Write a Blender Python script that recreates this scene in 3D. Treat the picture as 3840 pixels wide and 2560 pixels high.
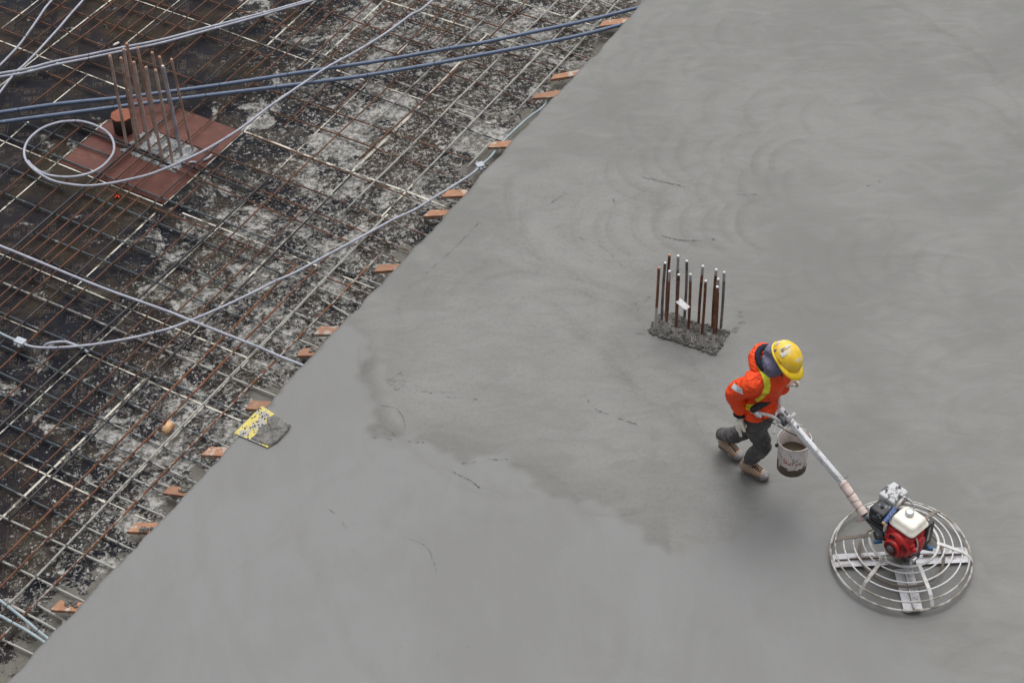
import bpy, bmesh, math, random
import numpy as np
from mathutils import Vector, Matrix
random.seed(7); rng = np.random.default_rng(5)
C = bpy.context.scene.collection
for o in list(bpy.data.objects): bpy.data.objects.remove(o)

# ---------------------------------------------------------------- camera, sky, sun, exposure
H = 12.6; PITCH = 0.76377; ROLL = -0.021856; FPX = 7470.4
R0 = Vector((1, 0, 0)); F0 = Vector((0, math.cos(PITCH), -math.sin(PITCH))); U0 = Vector((0, math.sin(PITCH), math.cos(PITCH)))
R2 = math.cos(ROLL)*R0 + math.sin(ROLL)*U0
U2 = -math.sin(ROLL)*R0 + math.cos(ROLL)*U0
cam_d = bpy.data.cameras.new('camera'); cam = bpy.data.objects.new('camera', cam_d); C.objects.link(cam)
cam_d.sensor_width = 36; cam_d.lens = FPX/3840*36; cam_d.clip_end = 500; cam_d.clip_start = 0.5
m = Matrix((R2, U2, -F0)).transposed().to_4x4(); m.translation = Vector((0, 0, H)); cam.matrix_world = m
bpy.context.scene.camera = cam
SUN_EL, SUN_AZ = math.radians(68), math.radians(8)   # azimuth measured from +y towards +x
w = bpy.data.worlds.new("World"); bpy.context.scene.world = w; w.use_nodes = True
nt = w.node_tree; sky = nt.nodes.new('ShaderNodeTexSky'); sky.sky_type = 'NISHITA'; sky.sun_disc = False
sky.sun_elevation = SUN_EL; sky.sun_rotation = SUN_AZ; sky.air_density = 1.0; sky.dust_density = 7.0; sky.ozone_density = 1.0
hs = nt.nodes.new('ShaderNodeHueSaturation'); hs.inputs['Saturation'].default_value = 0.22
nt.links.new(sky.outputs[0], hs.inputs['Color']); nt.links.new(hs.outputs[0], nt.nodes['Background'].inputs[0])
nt.nodes['Background'].inputs[1].default_value = 0.13
sd = bpy.data.lights.new('sun', 'SUN'); sd.energy = 1.5; sd.angle = math.radians(100); sd.color = (1, .99, .97)
sun = bpy.data.objects.new('sun', sd); C.objects.link(sun)
sdir = Vector((math.sin(SUN_AZ)*math.cos(SUN_EL), math.cos(SUN_AZ)*math.cos(SUN_EL), math.sin(SUN_EL)))
sun.rotation_euler = sdir.to_track_quat('Z', 'Y').to_euler()
vs = bpy.context.scene.view_settings; vs.view_transform = 'Standard'; vs.look = 'None'; vs.gamma = 1; vs.exposure = 0.0

# ---------------------------------------------------------------- measuring helpers: pixel of the photograph -> point at a known height
def P(x, y, z=0.0):
    d = F0*FPX + (x-1920)*R2 - (y-1280)*U2
    t = (z-H)/d.z
    return Vector((0, 0, H)) + d*t
def proj(p):
    d = Vector(p)-Vector((0, 0, H)); k = F0.dot(d)
    return 1920+FPX*R2.dot(d)/k, 1280-FPX*U2.dot(d)/k
PHI = 1.02577
AX = Vector((math.cos(PHI), math.sin(PHI), 0)); BX = Vector((math.sin(PHI), -math.cos(PHI), 0))
def UV(u, v, z=0.0): return AX*u + BX*v + Vector((0, 0, z))
def hgt(bx, by, z0, ytop):      # height of a vertical bar from its foot and the row its top reaches
    b = P(bx, by, z0); lo, hi = z0, z0+2.5
    for _ in range(30):
        mid = (lo+hi)/2
        if proj((b.x, b.y, mid))[1] > ytop: lo = mid
        else: hi = mid
    return lo
ZF = -0.25

# ---------------------------------------------------------------- materials
def nodes(name):
    mt = bpy.data.materials.new(name); mt.use_nodes = True
    return mt, mt.node_tree, mt.node_tree.nodes['Principled BSDF']
def sock(nt, v, s):
    if hasattr(v, 'is_output') or isinstance(v, bpy.types.NodeSocket): nt.links.new(v, s)
    else: s.default_value = v
def noise(nt, vec, scale, detail=4, rough=.6, dist=0):
    n = nt.nodes.new('ShaderNodeTexNoise'); n.inputs['Scale'].default_value = scale; n.inputs['Detail'].default_value = detail
    n.inputs['Roughness'].default_value = rough; n.inputs['Distortion'].default_value = dist
    nt.links.new(vec, n.inputs['Vector']); return n.outputs['Fac']
def ramp(nt, f, a, b, lo=0.0, hi=1.0):
    n = nt.nodes.new('ShaderNodeMapRange'); n.interpolation_type = 'SMOOTHSTEP'
    sock(nt, f, n.inputs[0]); n.inputs[1].default_value = a; n.inputs[2].default_value = b
    n.inputs[3].default_value = lo; n.inputs[4].default_value = hi; return n.outputs[0]
def mth(nt, op, a, b=0.0, c=0.0):
    n = nt.nodes.new('ShaderNodeMath'); n.operation = op
    for i, v in enumerate((a, b, c)): sock(nt, v, n.inputs[i])
    return n.outputs[0]
def mix(nt, f, a, b):
    n = nt.nodes.new('ShaderNodeMix'); n.data_type = 'RGBA'
    sock(nt, f, n.inputs[0])
    for v, i in ((a, 6), (b, 7)):
        if isinstance(v, tuple): n.inputs[i].default_value = (*v, 1)
        else: nt.links.new(v, n.inputs[i])
    return n.outputs[2]
def gpos(nt):
    return nt.nodes.new('ShaderNodeNewGeometry').outputs['Position']
def scaled(nt, vec, s):
    n = nt.nodes.new('ShaderNodeVectorMath'); n.operation = 'MULTIPLY'; nt.links.new(vec, n.inputs[0]); n.inputs[1].default_value = s
    return n.outputs[0]
def dotv(nt, vec, d):
    n = nt.nodes.new('ShaderNodeVectorMath'); n.operation = 'DOT_PRODUCT'; nt.links.new(vec, n.inputs[0]); n.inputs[1].default_value = d
    return n.outputs['Value']
def bump(nt, bs, h, st, dist=.01):
    n = nt.nodes.new('ShaderNodeBump'); n.inputs['Strength'].default_value = st; n.inputs['Distance'].default_value = dist
    nt.links.new(h, n.inputs['Height']); nt.links.new(n.outputs[0], bs.inputs['Normal'])
MATS = {}
def simple(name, col, rough=.6, metal=0.0, dirt=None, dsc=14, dthr=(.5, .6), damt=1.0, bst=.25, bsc=60, spec=.5, drough=.85, crev=None):
    """painted / moulded surface with worn or dirty patches"""
    if name in MATS: return MATS[name]
    mt, nt, bs = nodes(name); p = gpos(nt)
    var = noise(nt, p, 9, 5, .6)
    base = mix(nt, ramp(nt, var, .3, .7), tuple(c*.86 for c in col), tuple(min(1, c*1.1) for c in col))
    r = rough
    if dirt:
        f = mth(nt, 'MULTIPLY', ramp(nt, noise(nt, p, dsc, 8, .68), *dthr), damt)
        base = mix(nt, f, base, dirt)
        n = nt.nodes.new('ShaderNodeMix'); n.data_type = 'FLOAT'; nt.links.new(f, n.inputs[0]); n.inputs[2].default_value = rough; n.inputs[3].default_value = drough
        r = n.outputs[0]
    nt.links.new(base, bs.inputs['Base Color']); sock(nt, r, bs.inputs['Roughness'])
    bs.inputs['Metallic'].default_value = metal; bs.inputs['Specular IOR Level'].default_value = spec
    bump(nt, bs, noise(nt, p, bsc, 4, .6), bst, .004)
    MATS[name] = mt; return mt

CEM = (.36, .355, .33)
def bar_mat(name, c1, c2, splat, thr, rough=.75, edge=True):
    mt, nt, bs = nodes(name); p = gpos(nt)
    base = mix(nt, ramp(nt, noise(nt, p, 2.3, 4, .7), .38, .62), c1, c2)
    base = mix(nt, ramp(nt, noise(nt, p, 30, 4, .7), .45, .75, 0, .6), base, tuple(c*.55 for c in c1))
    v = dotv(nt, p, tuple(BX))
    near = ramp(nt, v, -10.2, -8.4, 0.0, .17) if edge else 0.0
    f0 = mth(nt, 'ADD', noise(nt, p, 9, 6, .75), near)
    f = mth(nt, 'MULTIPLY', ramp(nt, f0, thr, thr+.06), splat)
    base = mix(nt, f, base, (.33, .325, .30))
    nt.links.new(base, bs.inputs['Base Color']); bs.inputs['Roughness'].default_value = rough
    bump(nt, bs, noise(nt, p, 140, 3, .7), .5, .003)
    return mt
M_RUST = bar_mat('rusty_steel', (.070, .028, .016), (.135, .052, .024), .9, .64)
M_RUST2 = bar_mat('bright_rusty_steel', (.10, .036, .017), (.19, .068, .022), .9, .66)
M_DARK = bar_mat('dark_steel', (.018, .017, .02), (.036, .030, .030), .9, .62, .55)
M_BLUE = bar_mat('mill_scale_steel', (.026, .036, .045), (.052, .072, .086), .95, .59, .42)
M_GREY = bar_mat('cement_coated_steel', (.11, .10, .095), (.21, .20, .19), .95, .50, .8)

def deck_mat(name, mark=False):
    """phenolic film faced plywood, brown films, cement splatter growing towards the pour edge"""
    mt, nt, bs = nodes(name); p = gpos(nt)
    v = dotv(nt, p, tuple(BX)); u = dotv(nt, p, tuple(AX))
    near = ramp(nt, mth(nt, 'ADD', v, mth(nt, 'MULTIPLY', mth(nt, 'SUBTRACT', mth(nt, 'MINIMUM', u, 16.0), 8.0), .30)), -11.5, -8.35)                         # splashes land nearest the pour
    far = ramp(nt, u, 10.0, 17.0)
    att = nt.nodes.new('ShaderNodeAttribute'); att.attribute_name = 'tint'
    base = mix(nt, att.outputs['Fac'], (.0045, .0062, .0115), (.020, .0135, .0140))
    if mark: base = mix(nt, ramp(nt, noise(nt, p, 3, 4, .7), .3, .62, .0, 1.0), base, (.066, .052, .045))
    # brown rust water film
    f1 = ramp(nt, mth(nt, 'ADD', mth(nt, 'ADD', noise(nt, p, 1.6, 9, .66), mth(nt, 'MULTIPLY', mth(nt, 'FRACT', mth(nt, 'MULTIPLY', att.outputs['Fac'], 7.3)), .10)), mth(nt, 'MULTIPLY', far, .04)), .53, .68, 0, .75)
    base = mix(nt, f1, base, (.046, .036, .025))
    f1b = ramp(nt, noise(nt, p, 7, 10, .75), .56, .66, 0, .5)
    base = mix(nt, f1b, base, (.085, .066, .043))
    # thin grey laitance haze
    hz = mth(nt, 'ADD', noise(nt, p, 3.1, 8, .7), mth(nt, 'MULTIPLY', near, .12))
    base = mix(nt, ramp(nt, mth(nt, 'ADD', hz, mth(nt, 'MULTIPLY', mth(nt, 'SUBTRACT', noise(nt, p, 26, 5, .75), .5), .25)), .59, .72, 0, .5), base, (.085, .076, .060))
    # cement splatter: blobs and specks
    cov = mth(nt, 'ADD', mth(nt, 'ADD', mth(nt, 'MULTIPLY', near, .090), mth(nt, 'MULTIPLY', mth(nt, 'SUBTRACT', att.outputs['Fac'], .3), -.075)), mth(nt, 'MULTIPLY', mth(nt, 'SUBTRACT', noise(nt, p, 31, 5, .7), .5), .16))
    far2 = mth(nt, 'MULTIPLY', mth(nt, 'MULTIPLY', far, near), .015)
    blob = mth(nt, 'ADD', mth(nt, 'ADD', noise(nt, p, 2.1, 14, .755, .5), cov), far2)
    fb = ramp(nt, blob, .60, .65)
    speck = mth(nt, 'ADD', noise(nt, p, 34, 3, .6), mth(nt, 'MULTIPLY', near, .165))
    fs = ramp(nt, speck, .725, .76)
    speck2 = mth(nt, 'ADD', mth(nt, 'ADD', noise(nt, p, 15, 6, .8, 1.0), mth(nt, 'MULTIPLY', near, .15)), mth(nt, 'MULTIPLY', noise(nt, p, 2.0, 3, .6), .12))
    fs2 = ramp(nt, speck2, .745, .775)
    f = mth(nt, 'MAXIMUM', mth(nt, 'MAXIMUM', fb, fs), fs2)
    cc = mix(nt, ramp(nt, noise(nt, p, 22, 6, .7), .38, .62), (.115, .11, .098), (.38, .375, .36))
    base = mix(nt, mth(nt, 'MULTIPLY', f, .93), base, cc)
    # wet slurry that ran out right under the edge
    sl = mth(nt, 'ADD', noise(nt, p, 1.3, 8, .7), ramp(nt, v, -8.95, -8.3, 0, .22))
    fsl = ramp(nt, sl, .665, .70)
    base = mix(nt, fsl, base, mix(nt, noise(nt, p, 17, 8, .75, 1.5), (.08, .075, .065), (.20, .19, .17)))
    nt.links.new(base, bs.inputs['Base Color'])
    rr = nt.nodes.new('ShaderNodeMix'); rr.data_type = 'FLOAT'; nt.links.new(mth(nt, 'MAXIMUM', f, mth(nt, 'MAXIMUM', f1, f1b)), rr.inputs[0])
    rr.inputs[2].default_value = .45; rr.inputs[3].default_value = .85
    nt.links.new(rr.outputs[0], bs.inputs['Roughness']); bs.inputs['Specular IOR Level'].default_value = .07
    bump(nt, bs, mth(nt, 'ADD', f, fsl), .5, .006)
    return mt
M_DECK = deck_mat('film_faced_plywood'); M_MARK = deck_mat('film_faced_plywood_print', True)

# ---------------------------------------------------------------- mesh helpers
class MB:
    def __init__(s): s.v = []; s.f = []; s.sm = []
    def add(s, vs, fs, smooth=False):
        n = len(s.v); s.v += [Vector(v) for v in vs]; s.f += [tuple(i+n for i in f) for f in fs]; s.sm += [smooth]*len(fs); return s
    def box(s, c, size, rot=None, bev=0.0, seg=2):
        bm = bmesh.new(); bmesh.ops.create_cube(bm, size=1)
        for v in bm.verts: v.co = Vector((v.co.x*size[0], v.co.y*size[1], v.co.z*size[2]))
        if bev: bmesh.ops.bevel(bm, geom=list(bm.edges), offset=bev, segments=seg, profile=.5, affect='EDGES')
        R = rot if rot is not None else Matrix.Identity(3)
        s.add([R @ v.co + Vector(c) for v in bm.verts], [[v.index for v in f.verts] for f in bm.faces], bev > 0); bm.free(); return s
    def prism(s, poly, z0, z1):
        n = len(poly)
        vs = [Vector((p[0], p[1], z0 if len(p) < 3 else p[2]+z0)) for p in poly]+[Vector((p[0], p[1], z1 if len(p) < 3 else p[2]+z1)) for p in poly]
        fs = [tuple(range(n-1, -1, -1)), tuple(range(n, 2*n))]+[(i, (i+1) % n, n+(i+1) % n, n+i) for i in range(n)]
        return s.add(vs, fs)
    def tube(s, pts, r, seg=10, side=None, squash=1.0, caps=True, closed=False, round_end=False):
        pts = [Vector(p) for p in pts]; n = len(pts)
        if not hasattr(r, '__len__'): r = [r]*n
        if not hasattr(squash, '__len__'): squash = [squash]*n
        if round_end and not closed:
            a, b = (pts[0]-pts[1]).normalized(), (pts[-1]-pts[-2]).normalized()
            pts = [pts[0]+a*r[0]*.85, pts[0]+a*r[0]*.5]+pts+[pts[-1]+b*r[-1]*.5, pts[-1]+b*r[-1]*.85]
            r = [r[0]*.45, r[0]*.85]+list(r)+[r[-1]*.85, r[-1]*.45]; squash = [squash[0]]*2+list(squash)+[squash[-1]]*2; n += 4
        X = None; vs = []
        for i in range(n):
            if closed: t = (pts[(i+1) % n]-pts[i-1]).normalized()
            else: t = (pts[min(i+1, n-1)]-pts[max(i-1, 0)]).normalized()
            if side is not None: X = Vector(side)
            elif X is None: X = t.orthogonal()
            X = (X-t*X.dot(t)); X = X.normalized() if X.length > 1e-5 else t.orthogonal().normalized()
            Y = t.cross(X)
            for k in range(seg):
                a = 2*math.pi*k/seg
                vs.append(pts[i]+X*math.cos(a)*r[i]+Y*math.sin(a)*r[i]*squash[i])
        fs = []
        for i in range(n if closed else n-1):
            j = (i+1) % n
            for k in range(seg):
                l = (k+1) % seg; fs.append((i*seg+k, i*seg+l, j*seg+l, j*seg+k))
        if caps and not closed: fs += [tuple(range(seg-1, -1, -1)), tuple((n-1)*seg+k for k in range(seg))]
        return s.add(vs, fs, True)
    def ring(s, c, rad, r, seg=64, rs=8, a0=0, a1=2*math.pi, nrm=None):
        full = abs(a1-a0) > 6.28; k = seg if full else seg+1
        pts = [Vector(c)+Vector((math.cos(a0+(a1-a0)*i/seg)*rad, math.sin(a0+(a1-a0)*i/seg)*rad, 0)) for i in range(k)]
        return s.tube(pts, r, rs, side=(0, 0, 1), closed=full)
    def lathe(s, c, prof, seg=40, axis=None, cap0=False, cap1=False):
        c = Vector(c); Z = Vector(axis).normalized() if axis is not None else Vector((0, 0, 1))
        X = Z.orthogonal().normalized() if abs(Z.z) < .999 else Vector((1, 0, 0)); Y = Z.cross(X)
        vs = []; n = len(prof)
        for r, z in prof:
            for k in range(seg):
                a = 2*math.pi*k/seg; vs.append(c+X*math.cos(a)*r+Y*math.sin(a)*r+Z*z)
        fs = [(i*seg+k, i*seg+(k+1) % seg, (i+1)*seg+(k+1) % seg, (i+1)*seg+k) for i in range(n-1) for k in range(seg)]
        if cap0: fs.append(tuple(range(seg-1, -1, -1)))
        if cap1: fs.append(tuple((n-1)*seg+k for k in range(seg)))
        return s.add(vs, fs, True)
    def ell(s, c, rad, rot=None, seg=24, rings=14):
        vs = []; fs = []; R = rot if rot is not None else Matrix.Identity(3)
        for i in range(rings+1):
            th = math.pi*i/rings
            th = min(max(th, .02), math.pi-.02)
            for k in range(seg):
                a = 2*math.pi*k/seg
                vs.append(R @ Vector((rad[0]*math.sin(th)*math.cos(a), rad[1]*math.sin(th)*math.sin(a), rad[2]*math.cos(th)))+Vector(c))
        for i in range(rings):
            for k in range(seg): fs.append((i*seg+k, (i+1)*seg+k, (i+1)*seg+(k+1) % seg, i*seg+(k+1) % seg))
        fs += [tuple(range(seg)), tuple(rings*seg+k for k in range(seg-1, -1, -1))]
        return s.add(vs, fs, True)
    def build(s, name, mat, parent=None, remesh=0, disp=None, smooth=0):
        off = parent_world(parent) if parent else Vector((0, 0, 0))
        me = bpy.data.meshes.new(name); me.from_pydata([tuple(v-off) for v in s.v], [], s.f)
        me.polygons.foreach_set('use_smooth', s.sm); me.update()
        bm = bmesh.new(); bm.from_mesh(me)
        if not remesh: bmesh.ops.recalc_face_normals(bm, faces=bm.faces)
        bm.to_mesh(me); bm.free()
        o = bpy.data.objects.new(name, me); C.objects.link(o)
        if mat: me.materials.append(mat)
        if remesh:
            md = o.modifiers.new('r', 'REMESH'); md.mode = 'VOXEL'; md.voxel_size = remesh; md.use_smooth_shade = True
            if smooth: sm = o.modifiers.new('s', 'SMOOTH'); sm.iterations = smooth; sm.factor = .5
            if disp:
                for sc, st in disp:
                    tx = bpy.data.textures.new('folds', 'CLOUDS'); tx.noise_scale = sc; tx.noise_depth = 2
                    d = o.modifiers.new('d', 'DISPLACE'); d.texture = tx; d.strength = st; d.mid_level = .5; d.texture_coords = 'LOCAL'
            dg = bpy.context.evaluated_depsgraph_get(); me2 = bpy.data.meshes.new_from_object(o.evaluated_get(dg))
            o.modifiers.clear(); o.data = me2; me2.name = name
            for p_ in me2.polygons: p_.use_smooth = True
            if mat and not me2.materials: me2.materials.append(mat)
        if parent: o.parent = parent
        return o
def parent_world(p):
    v = Vector((0, 0, 0))
    while p is not None: v = v+p.location; p = p.parent
    return v
def empty(name, loc, label, cat, group=None):
    o = bpy.data.objects.new(name, None); o.empty_display_size = .1; C.objects.link(o); o.location = loc
    return tag(o, label, cat, group)
def tag(o, label=None, cat=None, group=None, kind=None):
    if label: o['label'] = label
    if cat: o['category'] = cat
    if group: o['group'] = group
    if kind: o['kind'] = kind
    return o
def spline(pts, n=8):
    """Catmull-Rom through the points"""
    pts = [Vector(p) for p in pts]; out = []
    q = [pts[0]*2-pts[1]]+pts+[pts[-1]*2-pts[-2]]
    for i in range(1, len(q)-2):
        a, b, c, d = q[i-1:i+3]
        for k in range(n):
            t = k/n
            out.append(.5*((2*b)+(c-a)*t+(2*a-5*b+4*c-d)*t*t+(3*b-a-3*c+d)*t**3))
    out.append(pts[-1]); return out

# ================================================================ SETTING: formwork deck
# panels between the measured joints; the tint attribute is the age of each sheet's film
def tint_at(u, v):
    if 12.83 < u < 14.2 and -10.3 < v < -9.0: return .05
    return None
us = [-2, .7, 2.1, 3.5, 4.9, 6.6, 8.01, 9.38, 11.455, 12.83, 14.21, 15.6, 16.97, 18.35, 19.7, 21.1, 22.5, 25.2, 28, 32]
vs_ = [-27, -24, -21, -19.5, -18.1, -16.6, -15.2, -14.52, -13.82, -12.4, -11.02, -10.33, -9.66, -9.0, -8.3, -7.5]
mb = MB(); tints = []
for i in range(len(us)-1):
    for j in range(len(vs_)-1):
        mb.add([UV(us[i], vs_[j], ZF), UV(us[i], vs_[j+1], ZF), UV(us[i+1], vs_[j+1], ZF), UV(us[i+1], vs_[j], ZF)], [(0, 1, 2, 3)])
        t = tint_at((us[i]+us[i+1])/2, (vs_[j]+vs_[j+1])/2)
        tints += [random.uniform(.0, .6) if t is None else t]*4
# purple-brown sheets seen right of the bluish ones
deck = mb.build('formwork_deck', M_DECK); tag(deck, kind='structure')
at = deck.data.attributes.new('tint', 'FLOAT', 'POINT'); at.data.foreach_set('value', tints)
def sheet(name, u0, u1, v0, v1, t, z=.004):
    m_ = MB().prism([UV(u0, v0)[:2], UV(u0, v1)[:2], UV(u1, v1)[:2], UV(u1, v0)[:2]], ZF+.0002, ZF+.0012)
    o = m_.build(name, M_DECK, None); a = o.data.attributes.new('tint', 'FLOAT', 'POINT'); a.data.foreach_set('value', [t]*len(o.data.vertices)); return o
o = sheet('plywood_sheet', 12.86, 14.19, -9.62, -9.03, 1.35); tag(o, 'purplish brown plywood sheet on the formwork, spattered with cement, beside the blue-black one', 'formwork sheet')
o = sheet('plywood_sheet', 12.86, 14.19, -10.31, -9.70, .0); tag(o, 'clean blue-black plywood sheet under the bars, left of the purplish brown one', 'formwork sheet')

# printed maker's lettering on the film
mk = MB(); zt = ZF+.0016
def stroke(a, b, wd, M):
    a = Vector(a); b = Vector(b); d = (b-a).normalized(); n = Vector((-d.y, d.x))*wd/2
    mk.add([M(a-n), M(b-n), M(b+n), M(a+n)], [(0, 1, 2, 3)])
def word(c, ang, s):
    ca, sa = math.cos(ang), math.sin(ang)
    M = lambda p: Vector((c.x+(p.x*ca-p.y*sa)*s, c.y+(p.x*sa+p.y*ca)*s, zt))
    W = .19; x = 0
    for ch in 'PERI':
        S = lambda *q: stroke((q[0]+x, q[1]), (q[2]+x, q[3]), W, M)
        if ch != 'I': S(0, 0, 0, 1)
        if ch in 'PR': S(.08, .92, .48, .92); S(.08, .45, .48, .45); S(.5, .95, .5, .42)
        if ch == 'R': S(.22, .42, .56, 0)
        if ch == 'E': S(.08, .92, .5, .92); S(.08, .5, .45, .5); S(.08, .08, .5, .08)
        if ch == 'I': S(0, 0, 0, 1)
        x += .8 if ch != 'I' else .4
    stroke((-.38, 1.25), (-.38, -.38), .1, M); stroke((-.38, -.38), (2.9, -.38), .1, M)
ang0 = math.radians(4)
step = .30
for i in range(-45, 30):
    for j in range(0, 90):
        c = Vector((i*step+(j % 2)*step*.5, 6.5+j*step*.62, 0))
        c.xy = Vector((c.x*math.cos(ang0)-(c.y-12)*math.sin(ang0), 12+c.x*math.sin(ang0)+(c.y-12)*math.cos(ang0)))
        v = c.dot(BX); u = c.dot(AX)
        if not (-15.6 < v < -8.7 and 5 < u < 19): continue
        if 11.3 < u < 13.0 and -12.6 < v < -10.9: continue
        if 12.8 < u < 14.3 and -11.0 < v < -9.66: continue
        px, py = proj(c)
        if px < -60 or py < -60 or py > 2620: continue
        word(c, ang0+math.pi/2*((i+2*j) % 4), .064)
o = mk.build('printed_lettering', M_MARK, deck)
a = o.data.attributes.new('tint', 'FLOAT', 'POINT'); a.data.foreach_set('value', [.3]*len(o.data.vertices))

# pale edge strips showing in the joints
SEAM = simple('joint_strip', (.56, .53, .46), .8, dirt=(.09, .08, .065), dsc=5, dthr=(.47, .57), damt=.9)
seams = '''5 110 147 0 12|-6 329 419 0 13|477 161 676 0 8|188 398 330 283 12|-6 556 22 533 12|22 533 108 458 12|403 452 211 614 11|211 614 -6 800 11|935 0 825 90 13|1183 5 1000 174 15|1440 4 1164 261 14|1066 354 916 493 11|908 501 616 768 8|583 800 289 1072 13|1636 65 1489 203 11|1401 291 1203 482 11|1203 482 848 827 12|848 827 600 1061 12|600 1061 430 1227 13|460 1200 332 1320 13|324 1331 -6 1632 10|1827 131 1753 201 10|1726 234 1611 354 16|1576 400 1320 645 22|1314 656 1175 800 18|1175 800 744 1227 13|750 1224 720 1252 9|542 1423 362 1600 16|362 1600 -6 1954 16|2217 0 2127 84 12|2040 180 1799 435 12|1799 435 1426 819 12|1454 805 1105 1168 13|1105 1168 663 1627 15|663 1627 408 1883 16|294 2000 35 2261 9|0 155 490 343 12|504 0 823 109 10|823 109 1202 248 11|1262 265 1388 311 12|1388 311 1589 378 8|1677 408 1777 444 8|1777 444 1840 465 10|1434 1 1834 131 13|1834 131 2121 223 12|1909 0 2244 103 11|-6 524 610 773 11|684 800 1240 1018 12|1236 1018 1402 1082 10|916 495 1240 618 17|1240 618 1317 645 12|1326 650 1530 721 18|1530 721 1677 779 14|-6 950 640 1225 11|640 1225 1047 1391 12|-6 1185 139 1246 10|327 1328 640 1467 12|640 1467 905 1579 13|3 1701 395 1883 14|411 1886 468 1912 9|506 1930 569 1957 9|35 2264 202 2354 10'''
mb = MB()
for q in seams.split('|'):
    x0, y0, x1, y1, wd = map(float, q.split())
    a = P(x0, y0, ZF); b = P(x1, y1, ZF); L = (b-a).length; d = (b-a).normalized(); n = Vector((-d.y, d.x, 0))
    k = max(2, int(L/.12)); w0 = wd/430*.66/2
    prof = [w0*random.uniform(.7, 1.12) for _ in range(k+1)]
    for i in range(k):
        p0 = a+d*L*i/k; p1 = a+d*L*(i+1)/k
        mb.add([p0-n*prof[i], p1-n*prof[i+1], p1+n*prof[i+1], p0+n*prof[i]], [(0, 1, 2, 3)])
for v in mb.v: v.z = ZF+.0062
mb.build('joint_strips', SEAM, deck)

# brown square infill sheet round the left column
M_BROWN = simple('brown_plywood', (.092, .023, .014), .7, dirt=(.155, .068, .048), dsc=4.5, dthr=(.48, .72), damt=.8, bst=.2)
o = MB().prism([UV(11.475, -12.38)[:2], UV(11.475, -11.03)[:2], UV(12.82, -11.03)[:2], UV(12.82, -12.38)[:2]], ZF+.001, ZF+.0105).build('plywood_sheet', M_BROWN)
tag(o, 'clean reddish brown square plywood sheet around the left column bars', 'formwork sheet')

# ================================================================ SETTING: fresh concrete slab
EDGE = -8.31
def conc_mat():
    mt, nt, bs = nodes('fresh_concrete'); p = gpos(nt)
    at = nt.nodes.new('ShaderNodeAttribute'); at.attribute_name = 'trowel'
    a2 = nt.nodes.new('ShaderNodeAttribute'); a2.attribute_name = 'wet'
    a3 = nt.nodes.new('ShaderNodeAttribute'); a3.attribute_name = 'coarse'
    sp = nt.nodes.new('ShaderNodeSeparateXYZ'); nt.links.new(p, sp.inputs[0])
    n1 = noise(nt, p, .55, 5, .55, .6); n2 = noise(nt, scaled(nt, p, (1, 2.2, 1)), 2.2, 8, .62, 1.2); n3 = noise(nt, p, 26, 6, .7)
    f = mth(nt, 'ADD', mth(nt, 'MULTIPLY', n1, .55), mth(nt, 'MULTIPLY', n2, .45))
    base = mix(nt, ramp(nt, f, .36, .64), (.146, .147, .141), (.195, .196, .189))
    base = mix(nt, mth(nt, 'MULTIPLY', a2.outputs['Fac'], .85), base, mix(nt, ramp(nt, mth(nt, 'ADD', mth(nt, 'MULTIPLY', n1, .6), mth(nt, 'MULTIPLY', noise(nt, scaled(nt, p, (1.6, .5, 1)), 1.6, 6, .6, 2.2), .4)), .36, .62), (.170, .171, .170), (.190, .191, .192)))
    dk = mth(nt, 'ADD', mth(nt, 'MULTIPLY', at.outputs['Fac'], .85), mth(nt, 'MULTIPLY', mth(nt, 'MULTIPLY', ramp(nt, n3, .45, .7), a3.outputs['Fac']), .30))
    base = mix(nt, dk, base, (.100, .096, .088))
    sk = ramp(nt, noise(nt, scaled(nt, p, (1, 3.2, 1)), 21, 2, .5), .775, .80, 0, .55)     # tiny torn specks
    base = mix(nt, mth(nt, 'MULTIPLY', sk, ramp(nt, noise(nt, p, 1.1, 3, .6), .5, .62)), base, (.07, .066, .06))
    base = mix(nt, ramp(nt, noise(nt, scaled(nt, p, (1, 1.6, 1)), 48, 5, .75), .52, .72, 0, .28), base, (.105, .104, .097))
    nt.links.new(base, bs.inputs['Base Color'])
    r = mth(nt, 'ADD', mth(nt, 'MULTIPLY', n2, .2), .46)
    r = mth(nt, 'ADD', r, mth(nt, 'MULTIPLY', at.outputs['Fac'], .25))
    nt.links.new(r, bs.inputs['Roughness']); bs.inputs['Specular IOR Level'].default_value = .3
    hsum = mth(nt, 'ADD', mth(nt, 'MULTIPLY', at.outputs['Fac'], .8), mth(nt, 'MULTIPLY', mth(nt, 'MULTIPLY', n3, a3.outputs['Fac']), .5))
    hsum = mth(nt, 'ADD', hsum, mth(nt, 'MULTIPLY', n2, .5))
    bump(nt, bs, hsum, .14, .008)
    return mt
M_CONC = conc_mat()
du = .022; U1 = np.concatenate([np.arange(-2, 4.2, .4), np.arange(4.2, 20.4, du), np.arange(20.4, 32, .4)])
w_off = np.concatenate([np.arange(0, 9.6, .022), np.arange(9.6, 22, .4)])
nu, nw = len(U1), len(w_off)
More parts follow.
